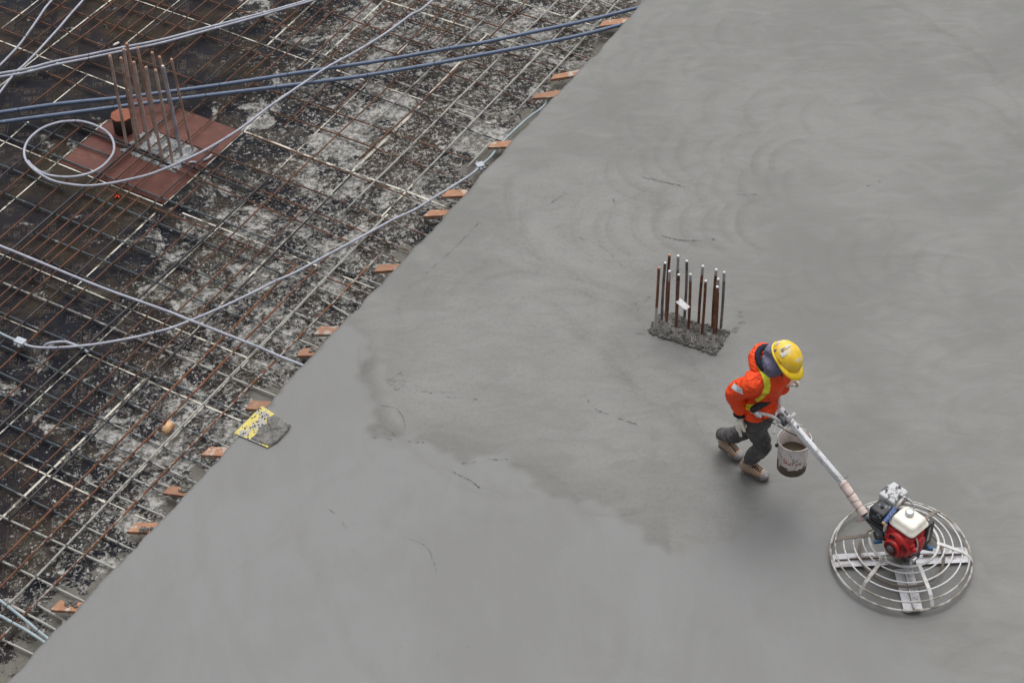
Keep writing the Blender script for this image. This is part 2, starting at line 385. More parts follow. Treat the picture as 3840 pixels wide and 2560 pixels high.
# gently uneven screeded edge
ed = EDGE + .012*np.sin(U1*1.7) + .006*np.sin(U1*9.3+1) + np.interp(U1, U1, np.convolve(rng.normal(0, .012, nu), np.ones(5)/5, 'same'))
UU = np.repeat(U1[:, None], nw, 1); VV = ed[:, None]*np.clip(1-w_off/1.0, 0, 1)[None, :] + EDGE*(1-np.clip(1-w_off/1.0, 0, 1))[None, :] + w_off[None, :]
XX = UU*AX.x + VV*BX.x; YY = UU*AX.y + VV*BX.y
tro = np.zeros_like(XX); coarse = np.zeros_like(XX)
def arc(cx, cy, R, a0, a1, amp, wdt=.10, sign=1):
    """one scallop left by the rotating blades: crisp on the rim, fading inwards"""
    msk = (np.abs(XX-cx) < R+.3) & (np.abs(YY-cy) < R+.3)
    if not msk.any(): return
    x = XX[msk]-cx; y = YY[msk]-cy; d = np.hypot(x, y); a = np.arctan2(y, x)
    mid = (a0+a1)/2; half = (a1-a0)/2
    da = np.abs((a-mid+np.pi) % (2*np.pi)-np.pi)
    wa = np.clip((half-da)/.5, 0, 1); wa = wa*wa*(3-2*wa)
    st = np.sin(d*95+cx*7)*.35*np.exp(-(R-d)/(.18))*(d <= R)
    prof = np.where(d <= R, np.exp(-(R-d)/wdt), np.exp(-(d-R)/.010))+st
    tro[msk] += (1 if rng.random() < .62 else -.8)*amp*prof*wa*(.8+.2*np.sin(a*37+cx*9))
def path_arcs(pix, n, R, spread, amp, a_mid, a_half, wdt=.1):
    pts = spline([P(*q) for q in pix], 12); seglen = [(pts[i+1]-pts[i]).length for i in range(len(pts)-1)]; tot = sum(seglen)
    for k in range(n):
        s = (k+rng.random())/n*tot; i = 0
        while i < len(seglen)-1 and s > seglen[i]: s -= seglen[i]; i += 1
        c = pts[i].lerp(pts[i+1], min(1, s/seglen[i])) + Vector((rng.normal(0, spread), rng.normal(0, spread), 0))
        am = a_mid+rng.normal(0, .25)
        arc(c.x, c.y, R*rng.uniform(.8, 1.1), am-a_half, am+a_half, amp*rng.uniform(.45, 1.0)*.5, wdt*rng.uniform(.35, 1.0))
pi = math.pi
def row(pix, stepm, R, rel, half, amp, wdt=.055):
    """a pass of the machine: evenly advancing, overlapping scallops along a path"""
    pts = spline([P(*q) for q in pix], 14); s = 0; nxt = 0
    for a_, b_ in zip(pts[:-1], pts[1:]):
        d_ = b_-a_; L_ = d_.length
        while nxt <= s+L_:
            c = a_+d_*((nxt-s)/max(L_, 1e-6)); th = math.atan2(d_.y, d_.x)+rel
            j1, j2 = rng.normal(0, .03, 2); RR_ = R*rng.uniform(.93, 1.07)
            arc2(c.x+j1, c.y+j2, RR_, th+rng.normal(0, .12), half*rng.uniform(.8, 1.15), amp*rng.uniform(.6, 1.1), wdt)
            nxt += stepm*rng.uniform(.8, 1.25)
        s += L_
def arc2(cx, cy, R, mid, half, amp, wdt):
    amp *= .72; wdt *= 1.25
    msk = (np.abs(XX-cx) < R+.1) & (np.abs(YY-cy) < R+.1)
    if not msk.any(): return
    x = XX[msk]-cx; y = YY[msk]-cy; d = np.hypot(x, y); a = np.arctan2(y, x)
    da = np.abs((a-mid+np.pi) % (2*np.pi)-np.pi); wa = np.clip((half-da)/.35, 0, 1)
    prof = np.where(d <= R, np.exp(-(R-d)/wdt)*1.0-.55*np.exp(-((R-d-.13)/.05)**2), 0)+.22*np.sin(d*120)*np.exp(-(R-d)/.12)*(d <= R)
    tro[msk] = tro[msk]*(1-.5*wa*(d <= R)*(d > R-.25))+amp*prof*wa
path_arcs([(2500, 560), (2700, 520), (3000, 560), (3200, 600)], 26, .5, .14, .38, pi*.85, .9)
path_arcs([(2250, 900), (2500, 790), (2900, 780)], 26, .5, .14, .40, pi*.95, 1.0)
path_arcs([(2000, 620), (2080, 800), (2300, 950), (2500, 960)], 24, .62, .12, .42, -pi*.6, .9, .07)
path_arcs([(1650, 1250), (1620, 1450), (1750, 1600), (2000, 1680), (2250, 1740)], 30, .60, .16, .38, -pi*.6, 1.1, .08)
path_arcs([(1980, 1300), (2150, 1500), (2350, 1680), (2500, 1850)], 34, .52, .22, .34, pi*.15, 1.0, .12)
path_arcs([(1900, 1150), (2200, 1050), (2500, 1350), (2700, 1500)], 30, .55, .3, .28, pi*.6, 1.1)
path_arcs([(2400, 150), (2800, 120), (3300, 180), (3700, 250)], 34, .55, .3, .26, -pi*.55, 1.2)
path_arcs([(2150, 420), (2600, 330), (3200, 330)], 30, .55, .25, .26, pi*.7, 1.2)
path_arcs([(3000, 1000), (3300, 1100), (3700, 1400)], 26, .6, .3, .22, pi*.3, 1.2)
for q_ in range(4): path_arcs([(rng.uniform(1700, 3700), rng.uniform(60, 1500)) for _ in range(3)], 22, .5, .15, .20, rng.uniform(-pi, pi), 1.1, .09)
path_arcs([(2700, 1900), (3000, 2100), (3200, 2400)], 12, .6, .2, .16, pi*.9, 1.2)
path_arcs([(1250, 2050), (1450, 1950), (1700, 2000), (1900, 2200)], 16, .65, .2, .13, pi*.6, 1.3, .2)
path_arcs([(600, 2350), (1100, 2400), (1700, 2450), (2400, 2450)], 20, .7, .3, .13, pi*.4, 1.3, .2)
path_arcs([(1300, 1250), (1500, 1050), (1750, 950), (1950, 750)], 22, .5, .2, .30, pi*.5, 1.2)
row([(2430, 640), (2620, 590), (2850, 590), (3120, 640)], .20, .46, pi, 1.15, .50)
row([(2300, 870), (2480, 850), (2700, 850), (2980, 840)], .20, .44, pi, 1.1, .55)
row([(2450, 480), (2800, 420), (3200, 450)], .24, .46, pi, 1.1, .32)
row([(2750, 700), (2950, 690), (3150, 700)], .22, .42, pi, 1.0, .36)
row([(2120, 700), (2160, 800), (2260, 890), (2420, 950)], .075, .62, -pi/2, .75, .42, .035)
row([(1620, 1330), (1640, 1450), (1730, 1560), (1880, 1640), (2080, 1690), (2300, 1740)], .085, .62, -pi/2, .7, .40, .035)
row([(1950, 1250), (2080, 1380), (2250, 1560), (2500, 1780)], .20, .52, pi*.5, 1.0, .40)
row([(2200, 1180), (2320, 1350), (2500, 1560), (2680, 1760)], .22, .52, pi*.5, 1.0, .34)
row([(1700, 1150), (1900, 1130), (2150, 1250)], .20, .5, pi*.75, 1.0, .34)
row([(3250, 90), (3450, 200), (3600, 380), (3650, 620)], .22, .55, pi*.6, 1.1, .34)
row([(2500, 150), (2800, 130), (3150, 170)], .26, .55, pi, 1.1, .30)
row([(2200, 300), (2450, 260), (2800, 280)], .24, .5, pi*.9, 1.0, .28)
row([(3150, 1050), (3400, 980), (3750, 1050)], .26, .55, pi, 1.1, .28)
row([(3300, 1500), (3550, 1420), (3800, 1500)], .28, .55, pi, 1.1, .24)
row([(1500, 1000), (1650, 880), (1850, 760), (2050, 560)], .20, .46, pi*.5, 1.0, .30)
row([(1000, 1900), (1060, 2150), (1200, 2400), (1300, 2560)], .10, .60, -pi/2, .8, .22, .05)
row([(1350, 1900), (1450, 2100), (1600, 2350), (1800, 2500)], .10, .60, -pi/2, .8, .20, .05)
row([(2100, 2350), (2300, 2250), (2600, 2300), (2900, 2500)], .12, .60, -pi/2, .9, .18, .05)
row([(1380, 1950), (1560, 1850), (1800, 1900), (2050, 2050)], .40, .62, pi*.5, 1.1, .20, .10)
row([(1050, 2300), (1300, 2150), (1500, 2250)], .45, .65, pi*.5, 1.1, .16, .10)
# streaky coarse blow: radial noise bands follow the arcs
def inside(pix, jit=0):
    poly = [P(*q) for q in pix]; r = np.zeros(XX.shape, bool); n = len(poly)
    jx = .05*np.sin(YY*9)+.03*np.sin(YY*31+XX*7) if jit else 0
    jy = .05*np.sin(XX*8)+.03*np.sin(XX*27-YY*9) if jit else 0
    X_, Y_ = XX+jx, YY+jy
    for i in range(n):
        a, b = poly[i], poly[(i+1) % n]
        c_ = ((a.y > Y_) != (b.y > Y_)) & (X_ < (b.x-a.x)*(Y_-a.y)/(b.y-a.y+1e-9)+a.x); r ^= c_
    return r
def blur(a, k):
    ker = np.ones(k)/k
    a = np.apply_along_axis(lambda m_: np.convolve(np.pad(m_, k//2, 'edge'), ker, 'valid'), 0, a)
    return np.apply_along_axis(lambda m_: np.convolve(np.pad(m_, k//2, 'edge'), ker, 'valid'), 1, a)
# newer bleed-water smooth pour: everything left / below of the worked area
wetp = [(1290, 1220), (1335, 1200), (1362, 1240), (1360, 1310), (1365, 1345), (1347, 1370), (1375, 1420), (1385, 1470), (1378, 1500), (1402, 1555), (1406, 1610), (1400, 1641), (1520, 1648), (1600, 1655), (1690, 1700), (1735, 1760), (1752, 1735), (1800, 1712), (1880, 1715), (1930, 1755), (2000, 1770), (2060, 1830), (2150, 1890), (2260, 1900), (2420, 1990), (2560, 2110), (2750, 2000), (2950, 1890), (3100, 1980), (3400, 2420), (3900, 2700), (3000, 2800), (-400, 2800), (-400, 2560), (1000, 1500)]
wet = inside(wetp, 1).astype(float)
wet = blur(wet, 3)
wk = blur(inside([(1370, 1180), (1600, 900), (2000, 500), (2700, 640), (2750, 1100), (2900, 1900), (2560, 2080), (2300, 1900), (1950, 1740), (1720, 1700), (1410, 1640), (1370, 1400)]).astype(float), 41)
coarse = np.clip(.25+.75*wk, 0, 1)*(1-.85*wet)
lowf = blur(rng.random(XX.shape), 9); lowf = (lowf-lowf.mean())/lowf.std()
tro = tro*(1-.35*wet)*(1+.15*lowf)
# dark band where the newer pour thins out over the worked surface
rim = np.clip(blur(wet, 41), 0, 1)*(1-wet); tro += rim*.80*(XX < P(2500, 1900).x)
dk = blur(inside([(2330, 1850), (2880, 1850), (2700, 1960), (2560, 2080), (2400, 1960)]).astype(float), 31); tro += dk*.22*(1-wet)  # soft shadow beside the worker, painted into the slab's dark tone
tro = np.tanh(tro*.9)
ZZ = -.0008*tro + .004*np.sin(XX*.9+1)*np.sin(YY*.8)
ZZ[:, 0] -= .012; ZZ[:, 1] -= .003
verts = np.stack([XX, YY, ZZ], -1).reshape(-1, 3)
idx = np.arange(nu*nw).reshape(nu, nw)
quads = np.stack([idx[:-1, :-1], idx[:-1, 1:], idx[1:, 1:], idx[1:, :-1]], -1).reshape(-1, 4)
# edge face going down to the deck
bot = verts.reshape(nu, nw, 3)[:, 0].copy(); bot[:, 2] = ZF-.01; bot[:, :2] += np.array([BX.x, BX.y])*.012
n0 = len(verts); verts = np.vstack([verts, bot]); bi = n0+np.arange(nu)
q2 = np.stack([idx[:-1, 0], idx[1:, 0], bi[1:], bi[:-1]], -1)
quads = np.vstack([quads, q2])
me = bpy.data.meshes.new('concrete_slab'); me.vertices.add(len(verts)); me.vertices.foreach_set('co', verts.ravel())
me.loops.add(len(quads)*4); me.loops.foreach_set('vertex_index', quads.ravel().astype(np.int32))
me.polygons.add(len(quads)); me.polygons.foreach_set('loop_start', np.arange(0, len(quads)*4, 4, dtype=np.int32))
me.polygons.foreach_set('use_smooth', np.ones(len(quads), bool)); me.update(calc_edges=True); me.validate()
pad = np.zeros(nu)
for nm, arr in (('trowel', tro), ('wet', wet), ('coarse', coarse)):
    a = me.attributes.new(nm, 'FLOAT', 'POINT'); a.data.foreach_set('value', np.concatenate([arr.ravel(), pad]).astype(np.float32))
me.materials.append(M_CONC)
if me.polygons[1000].normal.z < 0: me.flip_normals()
slab = bpy.data.objects.new('concrete_slab', me); C.objects.link(slab); tag(slab, kind='structure')

# torn trowel scores and bleed cracks in the surface: thin broken dark grooves
M_SCORE = simple('torn_paste', (.075, .07, .062), .9)
mb = MB()
def score(pix, wd=.006, gaps=.35, z=.0065):
    pts = spline([P(*q) for q in pix], 10)
    on = True
    for i in range(len(pts)-1):
        if random.random() < gaps: on = not on
        if not on: continue
        a, b = pts[i], pts[i+1]; d = (b-a).normalized(); n = Vector((-d.y, d.x, 0))*wd*random.uniform(.25, 1)*.5
        o_ = Vector((random.gauss(0, .003), random.gauss(0, .003), z))
        mb.add([a-n*.4+o_, b-n+o_, b+n+o_, a+n*.4+o_], [(0, 1, 2, 3)])
score([(2410, 665), (2540, 695), (2700, 725), (2900, 730)], .010, .12); score([(2480, 885), (2560, 902), (2680, 898)], .012, .12)
score([(3250, 700), (3310, 677)], .010, .3); score([(2050, 770), (2100, 740), (2135, 705)], .008, .3); score([(2300, 745), (2308, 770)], .012, .2)
score([(2190, 1480), (2230, 1530), (2300, 1560), (2395, 1595)], .009, .3); score([(2240, 1540), (2330, 1560)], .009, .25)
score([(1400, 1641), (1500, 1650), (1590, 1660)], .008, .2); score([(1410, 1592), (1450, 1610), (1490, 1640)], .006, .3); score([(1430, 1520), (1480, 1530), (1510, 1560), (1520, 1600)], .007, .3)
for k in range(7): score([(1445+k*6, 1428-k*8+14*k), (1475+k*6, 1415-k*7+13*k), (1505+k*5, 1395-k*6+14*k)], .007, .35)
score([(1550, 1460), (1600, 1470), (1700, 1490), (1790, 1497)], .008, .6)
score([(2380, 1250), (2420, 1253)], .01, .1); score([(1580, 1040), (1660, 970), (1730, 905), (1815, 815)], .006, .45)
score([(1210, 1890), (1260, 1930), (1300, 1980)], .006, .6); score([(2170, 890), (2260, 930), (2350, 1010)], .006, .6)
score([(1500, 2010), (1600, 2050), (1640, 2150)], .005, .7); score([(1700, 1770), (1760, 1800), (1800, 1830)], .012, .5); score([(1735, 1740), (1820, 1725), (1900, 1722)], .012, .5)
for q in ((2510, 1170), (2490, 1180), (2430, 1120), (2760, 1240), (2770, 1215), (2775, 1180), (2385, 1150), (2740, 1255), (2730, 1245)):
    for k in range(3): x, y = q[0]+random.uniform(-25, 25), q[1]+random.uniform(-12, 12); score([(x, y), (x+random.uniform(5, 14), y-3)], .012, 0)
for k in range(110):
    x, y = random.uniform(700, 3840), random.uniform(0, 2560)
    q = P(x, y)
    if q.dot(BX) < EDGE+.1: continue
    L = random.uniform(2, 9); a = random.gauss(0, .5)
    score([(x, y), (x+L*math.cos(a), y+L*math.sin(a))], random.uniform(.003, .008), .0)
mb.build('trowel_scores', M_SCORE, slab)

# paste that slumped and dripped over the edge onto the deck
mb = MB()
for k in range(420):
    u = random.uniform(5.2, 18.5); o = abs(random.gauss(0, .045)); r = random.uniform(.006, .022)*(1 if o < .06 else .6)
    q = UV(u, EDGE-.004-o, ZF+.004) if random.random() < .7 else UV(u, EDGE-.002, random.uniform(-.12, -.006))
    mb.ell(q, (r*random.uniform(1, 2.2), r, r*.55), Matrix.Rotation(random.random()*3, 3, 'Z'), 7, 5)
o = mb.build('paste_clots', M_CONC, slab); tag(o, kind='stuff')

# ================================================================ reinforcing mat (tied bars) over the deck
BARS = 'Ad -14.370 -14.393 13.10 14.35|Ar -14.190 -14.165 13.32 14.48|Ar -14.005 -13.985 11.72 14.59|Ar -13.690 -13.690 13.35 14.75|Ar -13.560 -13.527 13.03 14.84|Ar -13.330 -13.544 13.45 14.89|Ar -13.237 -13.199 11.99 15.02|Ad -12.965 -12.965 13.52 15.15|Ar -12.762 -12.793 13.21 15.26|Ad -12.704 -12.720 10.24 12.12|Ar -12.580 -12.596 13.44 15.36|Ar -12.530 -12.530 10.03 12.05|Ar -12.410 -12.395 13.30 15.47|Ar -12.076 -12.090 9.51 11.26|Ar -12.040 -12.013 13.08 15.68|Ak -11.866 -11.847 9.26 12.80|Ad -11.860 -11.870 13.26 13.86|Ar -11.762 -11.817 9.17 12.31|Ar -11.770 -11.756 13.43 15.82|Ar -11.641 -11.669 9.03 13.99|Ar -11.529 -11.536 13.56 15.95|Ar -11.511 -11.522 8.86 12.24|Ar -11.421 -11.393 8.74 16.03|Ar -11.282 -11.269 8.59 11.40|Ar -11.115 -11.116 13.96 16.18|Ad -11.070 -11.083 8.35 12.48|Ar -10.930 -10.915 14.13 16.29|Ar -10.859 -10.860 8.11 12.28|Ar -10.671 -10.676 13.04 16.43|Ar -10.557 -10.522 7.76 11.29|Ak -10.383 -10.295 7.55 12.34|Ar -10.361 -10.320 13.41 16.62|Ar -10.127 -10.072 7.27 16.75|Ar -9.956 -9.871 7.05 11.40|Ag -9.874 -9.806 13.38 16.90|Ar -9.705 -9.705 7.76 12.18|Ar -9.662 -9.602 12.98 14.97|Ar -9.590 -9.590 15.48 17.03|Ak -9.559 -9.587 7.42 12.73|Ag -9.333 -9.286 12.20 17.19|AR -9.330 -9.294 6.35 11.32|AR -9.139 -9.092 6.13 11.71|Ag -8.967 -8.962 12.92 17.38|Ag -8.951 -8.935 6.72 12.35|AR -8.788 -8.664 5.73 11.83|Ag -8.660 -8.699 14.50 17.53|Ag -8.630 -8.630 13.42 13.89|Bg 6.388 6.436 -9.49 -8.04|Bg 6.720 6.701 -8.96 -8.03|Bg 6.830 6.780 -8.78 -8.03|Bg 7.032 7.055 -10.03 -8.05|Bg 7.415 7.457 -10.38 -8.01|Bb 7.704 7.689 -10.61 -8.00|Bb 8.066 8.124 -10.94 -7.99|Bb 8.290 8.337 -11.13 -7.99|Bg 8.400 8.472 -8.75 -7.98|Bb 8.550 8.565 -11.34 -7.98|Bb 8.768 8.763 -11.54 -7.96|Bb 9.052 9.044 -11.77 -8.04|Bb 9.386 9.449 -12.08 -8.05|Bg 9.725 9.782 -12.36 -7.97|Bd 9.919 9.914 -11.57 -7.98|Bd 10.200 10.190 -11.73 -10.35|Bd 10.261 10.409 -8.71 -7.97|Bb 10.457 10.488 -11.86 -8.05|Bb 10.786 10.773 -13.28 -8.07|Bg 11.050 10.899 -8.81 -7.97|Bb 11.120 11.120 -13.57 -12.03|Bb 11.172 11.174 -11.84 -7.97|Br 11.350 11.330 -11.65 -7.98|Bb 11.518 11.502 -13.90 -7.98|Bb 11.800 11.780 -13.14 -11.97|Br 11.941 11.844 -11.27 -8.01|Bk 12.019 11.971 -12.89 -11.32|Bk 12.050 12.020 -12.56 -11.45|Bk 12.050 12.040 -11.24 -10.03|Br 12.125 12.032 -11.08 -7.98|Br 12.365 12.336 -11.76 -7.98|Br 12.600 12.580 -13.61 -12.63|Br 12.620 12.670 -8.74 -7.99|Br 12.792 12.729 -10.94 -8.14|Br 12.990 12.990 -15.19 -12.49|Br 13.233 13.238 -10.94 -8.00|Br 13.331 13.276 -15.48 -11.88|Br 13.528 13.571 -11.43 -8.00|Br 13.679 13.650 -14.94 -12.61|Bd 13.982 13.983 -10.64 -8.23|Br 13.985 14.016 -14.40 -11.51|Br 14.240 14.265 -14.10 -12.62|Bg 14.335 14.311 -11.75 -8.87|Br 14.583 14.586 -13.49 -11.49|Br 14.756 14.692 -10.99 -8.06|Br 15.060 15.015 -12.39 -8.07|Br 15.350 15.379 -9.58 -8.15|Br 15.370 15.380 -10.88 -9.71|Br 15.747 15.703 -11.42 -8.04|Br 16.040 16.124 -10.79 -8.02|Br 16.459 16.480 -10.10 -8.76|Bg 16.849 16.620 -9.62 -8.15'
mat_root = empty('reinforcing_mat', UV(11, -10, ZF), 'tied mat of crossing rusty and blue-black reinforcing bars laid over the dark formwork', 'rebar mat')
MM = {'r': M_RUST, 'R': M_RUST2, 'd': M_DARK, 'k': M_DARK, 'b': M_BLUE, 'g': M_GREY}
RR = {'r': .0085, 'R': .0105, 'd': .0085, 'k': .0118, 'b': .0098, 'g': .0105}
ZBb, ZAa = ZF+.035, ZF+.053
AB, BB = [], []
for q in BARS.split('|'):
    w_ = q.split(); k = w_[0]; c0, c1, t0, t1 = map(float, w_[1:])
    (AB if k[0] == 'A' else BB).append((c0, c1, t0, t1, k[1]))
    n = max(3, int((t1-t0)/.35)); pts = []
    ph = random.random()*6; amp = random.uniform(.002, .006)
    for i in range(n+1):
        t = t0+(t1-t0)*i/n; c = c0+(c1-c0)*i/n+amp*math.sin(ph+t*2.1)+random.gauss(0, .001)
        z = (ZAa if k[0] == 'A' else ZBb)+.004*math.sin(ph*2+t*1.7)
        pts.append(UV(t, c, z) if k[0] == 'A' else UV(c, t, z))
    MB().tube(pts, RR[k[1]], 7).build('bar', MM[k[1]], mat_root)
# twisted black tie wire at the crossings
tw = MB()
for (c0, c1, t0, t1, _) in AB:
    for (d0, d1, s0, s1, _) in BB:
        u = (d0+d1)/2; v = (c0+c1)/2
        if t0 < u < t1 and s0 < v < s1 and v < EDGE-.03 and random.random() < .85:
            p = UV(u, v, ZF+.062); a = random.random()*6.28
            for s in (-1, 1):
                tw.tube([p+Vector((-.017*math.cos(a*0+.2*s), .017*s, -.02)), p+Vector((0, 0, .006)), p+Vector((.017, -.017*s, -.02))], .0016, 4, caps=False)
            tw.tube([p, p+Vector((.02*math.cos(a), .02*math.sin(a), .014)), p+Vector((.03*math.cos(a+.6), .03*math.sin(a+.6), .02))], .0018, 4, caps=False)
M_WIRE = simple('black_wire', (.012, .012, .014), .6)
o = tw.build('tie_wire', M_WIRE, mat_root); tag(o, kind='stuff')

# ================================================================ column stubs with starter bars
def ribbed(a, b, r):
    a, b = Vector(a), Vector(b); L = (b-a).length; n = int(L/.014); pts = []; rs = []
    bend = Vector((random.gauss(0, .004), random.gauss(0, .004), 0))
    for i in range(n+1):
        t = i/n; pts.append(a.lerp(b, t)+bend*math.sin(t*math.pi)); rs.append(r*(1.0 if i % 2 else 1.17))
    return MB().tube(pts, rs, 10)
def starter_mat(name, c1, c2, z_lo, z_hi, top, low=(.40, .39, .38)):
    """rusted bar, whitened by cement below z_lo and on the cut end above z_hi"""
    mt, nt, bs = nodes(name); p = gpos(nt)
    z = nt.nodes.new('ShaderNodeSeparateXYZ'); nt.links.new(p, z.inputs[0]); z = z.outputs[2]
    base = mix(nt, ramp(nt, noise(nt, p, 7, 5, .7), .38, .6), c1, c2)
    zz = mth(nt, 'ADD', z, mth(nt, 'MULTIPLY', mth(nt, 'SUBTRACT', noise(nt, p, 14, 3, .6), .5), .12))
    base = mix(nt, ramp(nt, zz, z_lo-.01, z_lo+.01, .8, 0), base, low)
    base = mix(nt, ramp(nt, zz, z_hi-.02, z_hi+.02, 0, .55), base, top)
    base = mix(nt, ramp(nt, noise(nt, p, 70, 4, .7), .57, .64, 0, .5), base, (.36, .34, .34))
    nt.links.new(base, bs.inputs['Base Color']); bs.inputs['Roughness'].default_value = .8
    return mt
M_CUT = simple('whitened_bar_end', (.62, .62, .62), .6)
M_CUTR = simple('rusty_bar_end', (.5, .26, .16), .8)
# right stub, out in the slab
c0 = P(2600, 1240, 0)
root = empty('column_stub', Vector((c0.x, c0.y, 0)), 'rough wet mortar patch with fourteen upright rusty starter bars in the slab', 'column stub', None)
def S3(x, y): return (2380+x*.2933, 900+y*.2933)
outl = [(180, 1150), (225, 1060), (300, 980), (350, 930), (440, 935), (520, 925), (590, 985), (700, 1030), (800, 1055), (900, 1090), (1010, 1115), (1100, 1150), (1170, 1165), (1215, 1200), (1165, 1270), (1110, 1350), (1065, 1440), (1000, 1470), (900, 1430), (780, 1390), (660, 1350), (520, 1300), (380, 1260), (270, 1220), (195, 1190)]
op = [P(*S3(*q), 0) for q in outl]; cen = sum(op, Vector())/len(op)
def rough_patch(op, cen, z0, zin, nr=26, amp=.02, rimh=.0):
    """irregular radial grid: clotted mortar, smoother in the middle"""
    vs = []; fs = []; loop = []
    m_ = 160
    for k in range(m_):
        f = k/m_*len(op); i = int(f); t = f-i
        loop.append(op[i].lerp(op[(i+1) % len(op)], t))
    for j in range(nr+1):
        s = j/nr
        for k in range(m_):
            p = cen.lerp(loop[k], s); jig = 1+.03*math.sin(k*1.7)*s+random.gauss(0, .008)*s
            p = cen+(p-cen)*jig
            e = max(0, 1-((s-.82)/.2)**2) if s > .55 else 0
            z = zin+(random.gauss(0, amp*.12)) + e*rimh*random.uniform(.2, 1.3)+ (random.random() < .10)*amp*random.uniform(.3, 1)*(s > .3)
            if j == nr: z = z0
            vs.append(Vector((p.x, p.y, z)))
    for j in range(nr):
        for k in range(m_): fs.append((j*m_+k, j*m_+(k+1) % m_, (j+1)*m_+(k+1) % m_, (j+1)*m_+k))
    return MB().add(vs, fs, False)
def mortar(name, c1, c2, dk, sc=13):
    mt, nt, bs = nodes(name); p = gpos(nt)
    b = mix(nt, ramp(nt, noise(nt, p, sc, 9, .72, .8), .42, .60), c1, c2)
    b = mix(nt, ramp(nt, noise(nt, p, sc*2.6, 6, .8, 1.2), .53, .60), b, dk)
    nt.links.new(b, bs.inputs['Base Color']); bs.inputs['Roughness'].default_value = .7
    bump(nt, bs, noise(nt, p, sc*3, 8, .75), .9, .012); return mt
M_MORT = mortar('clotted_mortar', (.095, .09, .08), (.195, .19, .178), (.04, .036, .03))
rough_patch(op, cen, -.004, .004, amp=.011, rimh=.014).build('mortar_patch', M_MORT, root)
cr = MB()
for k in range(420):          # crumbs thrown round the rim
    i = random.randrange(len(op)); q = op[i].lerp(op[(i+1) % len(op)], random.random()); q = cen+(q-cen)*random.choice([random.uniform(.86, 1.02)]*4+[random.uniform(.3, .95)]*2+[random.uniform(1.0, 1.08)]*(k % 3 == 0) or [.9])
    r = random.uniform(.003, .011)*(1 if (q-cen).length < 1 else .5)
    cr.ell((q.x, q.y, .012 if random.random() < .7 else .004), (r*random.uniform(.8, 2), r, r*.8), Matrix.Rotation(random.random()*3, 3, 'Z'), 6, 4)
o = cr.build('mortar_crumbs', M_MORT, root); tag(o, kind='stuff')
RB = [(310, 355, 255, 1150, 'o', .30, 9), (390, 295, 345, 1070, 'g', .05, .8), (445, 195, 405, 1000, 'r', 0, 9), (445, 400, 395, 1190, 'r', .16, .66), (557, 205, 533, 985, 'g', 0, .6), (563, 445, 524, 1245, 'r', .14, 9), (667, 270, 632, 1040, 'g', .05, .8), (713, 440, 680, 1265, 'r', .13, .72), (872, 335, 815, 1120, 'r', .05, .66), (907, 525, 845, 1340, 'r', .14, .78), (1043, 380, 995, 1130, 'r', 0, .66), (1068, 500, 1035, 1260, 'r', .06, .58), (1057, 600, 1000, 1385, 'r', .18, .95), (1145, 415, 1097, 1165, 'g', .03, .62)]
for i, (tx, ty, bx, by, k, zl, zh) in enumerate(RB):
    q = S3(bx, by); b = P(*q, 0); h = hgt(*q, 0, S3(tx, ty)[1]); t = P(*S3(tx, ty), h)
    if (t-Vector((b.x, b.y, h))).length > .12: t = Vector((b.x, b.y, h)).lerp(t, .12/(t-Vector((b.x, b.y, h))).length)
    key = 'starter_%d' % i
    cs = {'o': ((.11, .042, .02), (.21, .09, .04)), 'r': ((.085, .032, .017), (.18, .065, .028)), 'g': ((.10, .085, .085), (.22, .19, .19))}[k]
    mt = starter_mat(key, *cs, zl, min(zh, 9), (.60, .60, .63), (.58, .57, .56))
    bar = ribbed((b.x, b.y, -.02), t, .0122).build('starter_bar', mt, root)
    MB().lathe(t, [(.0125, -.012), (.0133, .004), (.010, .008)], 10, axis=(t-b), cap0=True, cap1=True).build('bar_end', M_CUTR if (ty in (355, 195)) else M_CUT, bar)
# wispy tie wire on the back bars
a = P(*S3(557, 385), .62)
o = MB()
for k in range(5):
    o.tube(spline([a+Vector((random.gauss(0, .015), 0, random.gauss(0, .01))), a+Vector((random.uniform(-.07, .07), random.uniform(-.04, .04), random.uniform(-.06, .05))), a+Vector((random.uniform(-.10, .12), random.uniform(-.05, .05), random.uniform(-.14, .08)))], 5), .0013, 4)
o.build('tie_wire', M_RUST, root)
# white tag pushed on the bars
tq = [S3(580, 742), (S3(712, 852)), S3(650, 895), S3(522, 792)]
zt_ = [.485, .455, .44, .465]
tp = [P(*q, z) for q, z in zip(tq, zt_)]
nrm = (tp[1]-tp[0]).cross(tp[3]-tp[0]).normalized()*.002
o = MB().add([p-nrm for p in tp]+[p+nrm for p in tp], [(3, 2, 1, 0), (4, 5, 6, 7), (0, 1, 5, 4), (1, 2, 6, 5), (2, 3, 7, 6), (3, 0, 4, 7)]).build('bar_tag', simple('white_tag', (.72, .72, .72), .7, dirt=(.5, .3, .25), dsc=12, dthr=(.6, .72), damt=.6))
tag(o, 'blank white tag stuck among the upright bars of the mortar patch', 'tag')

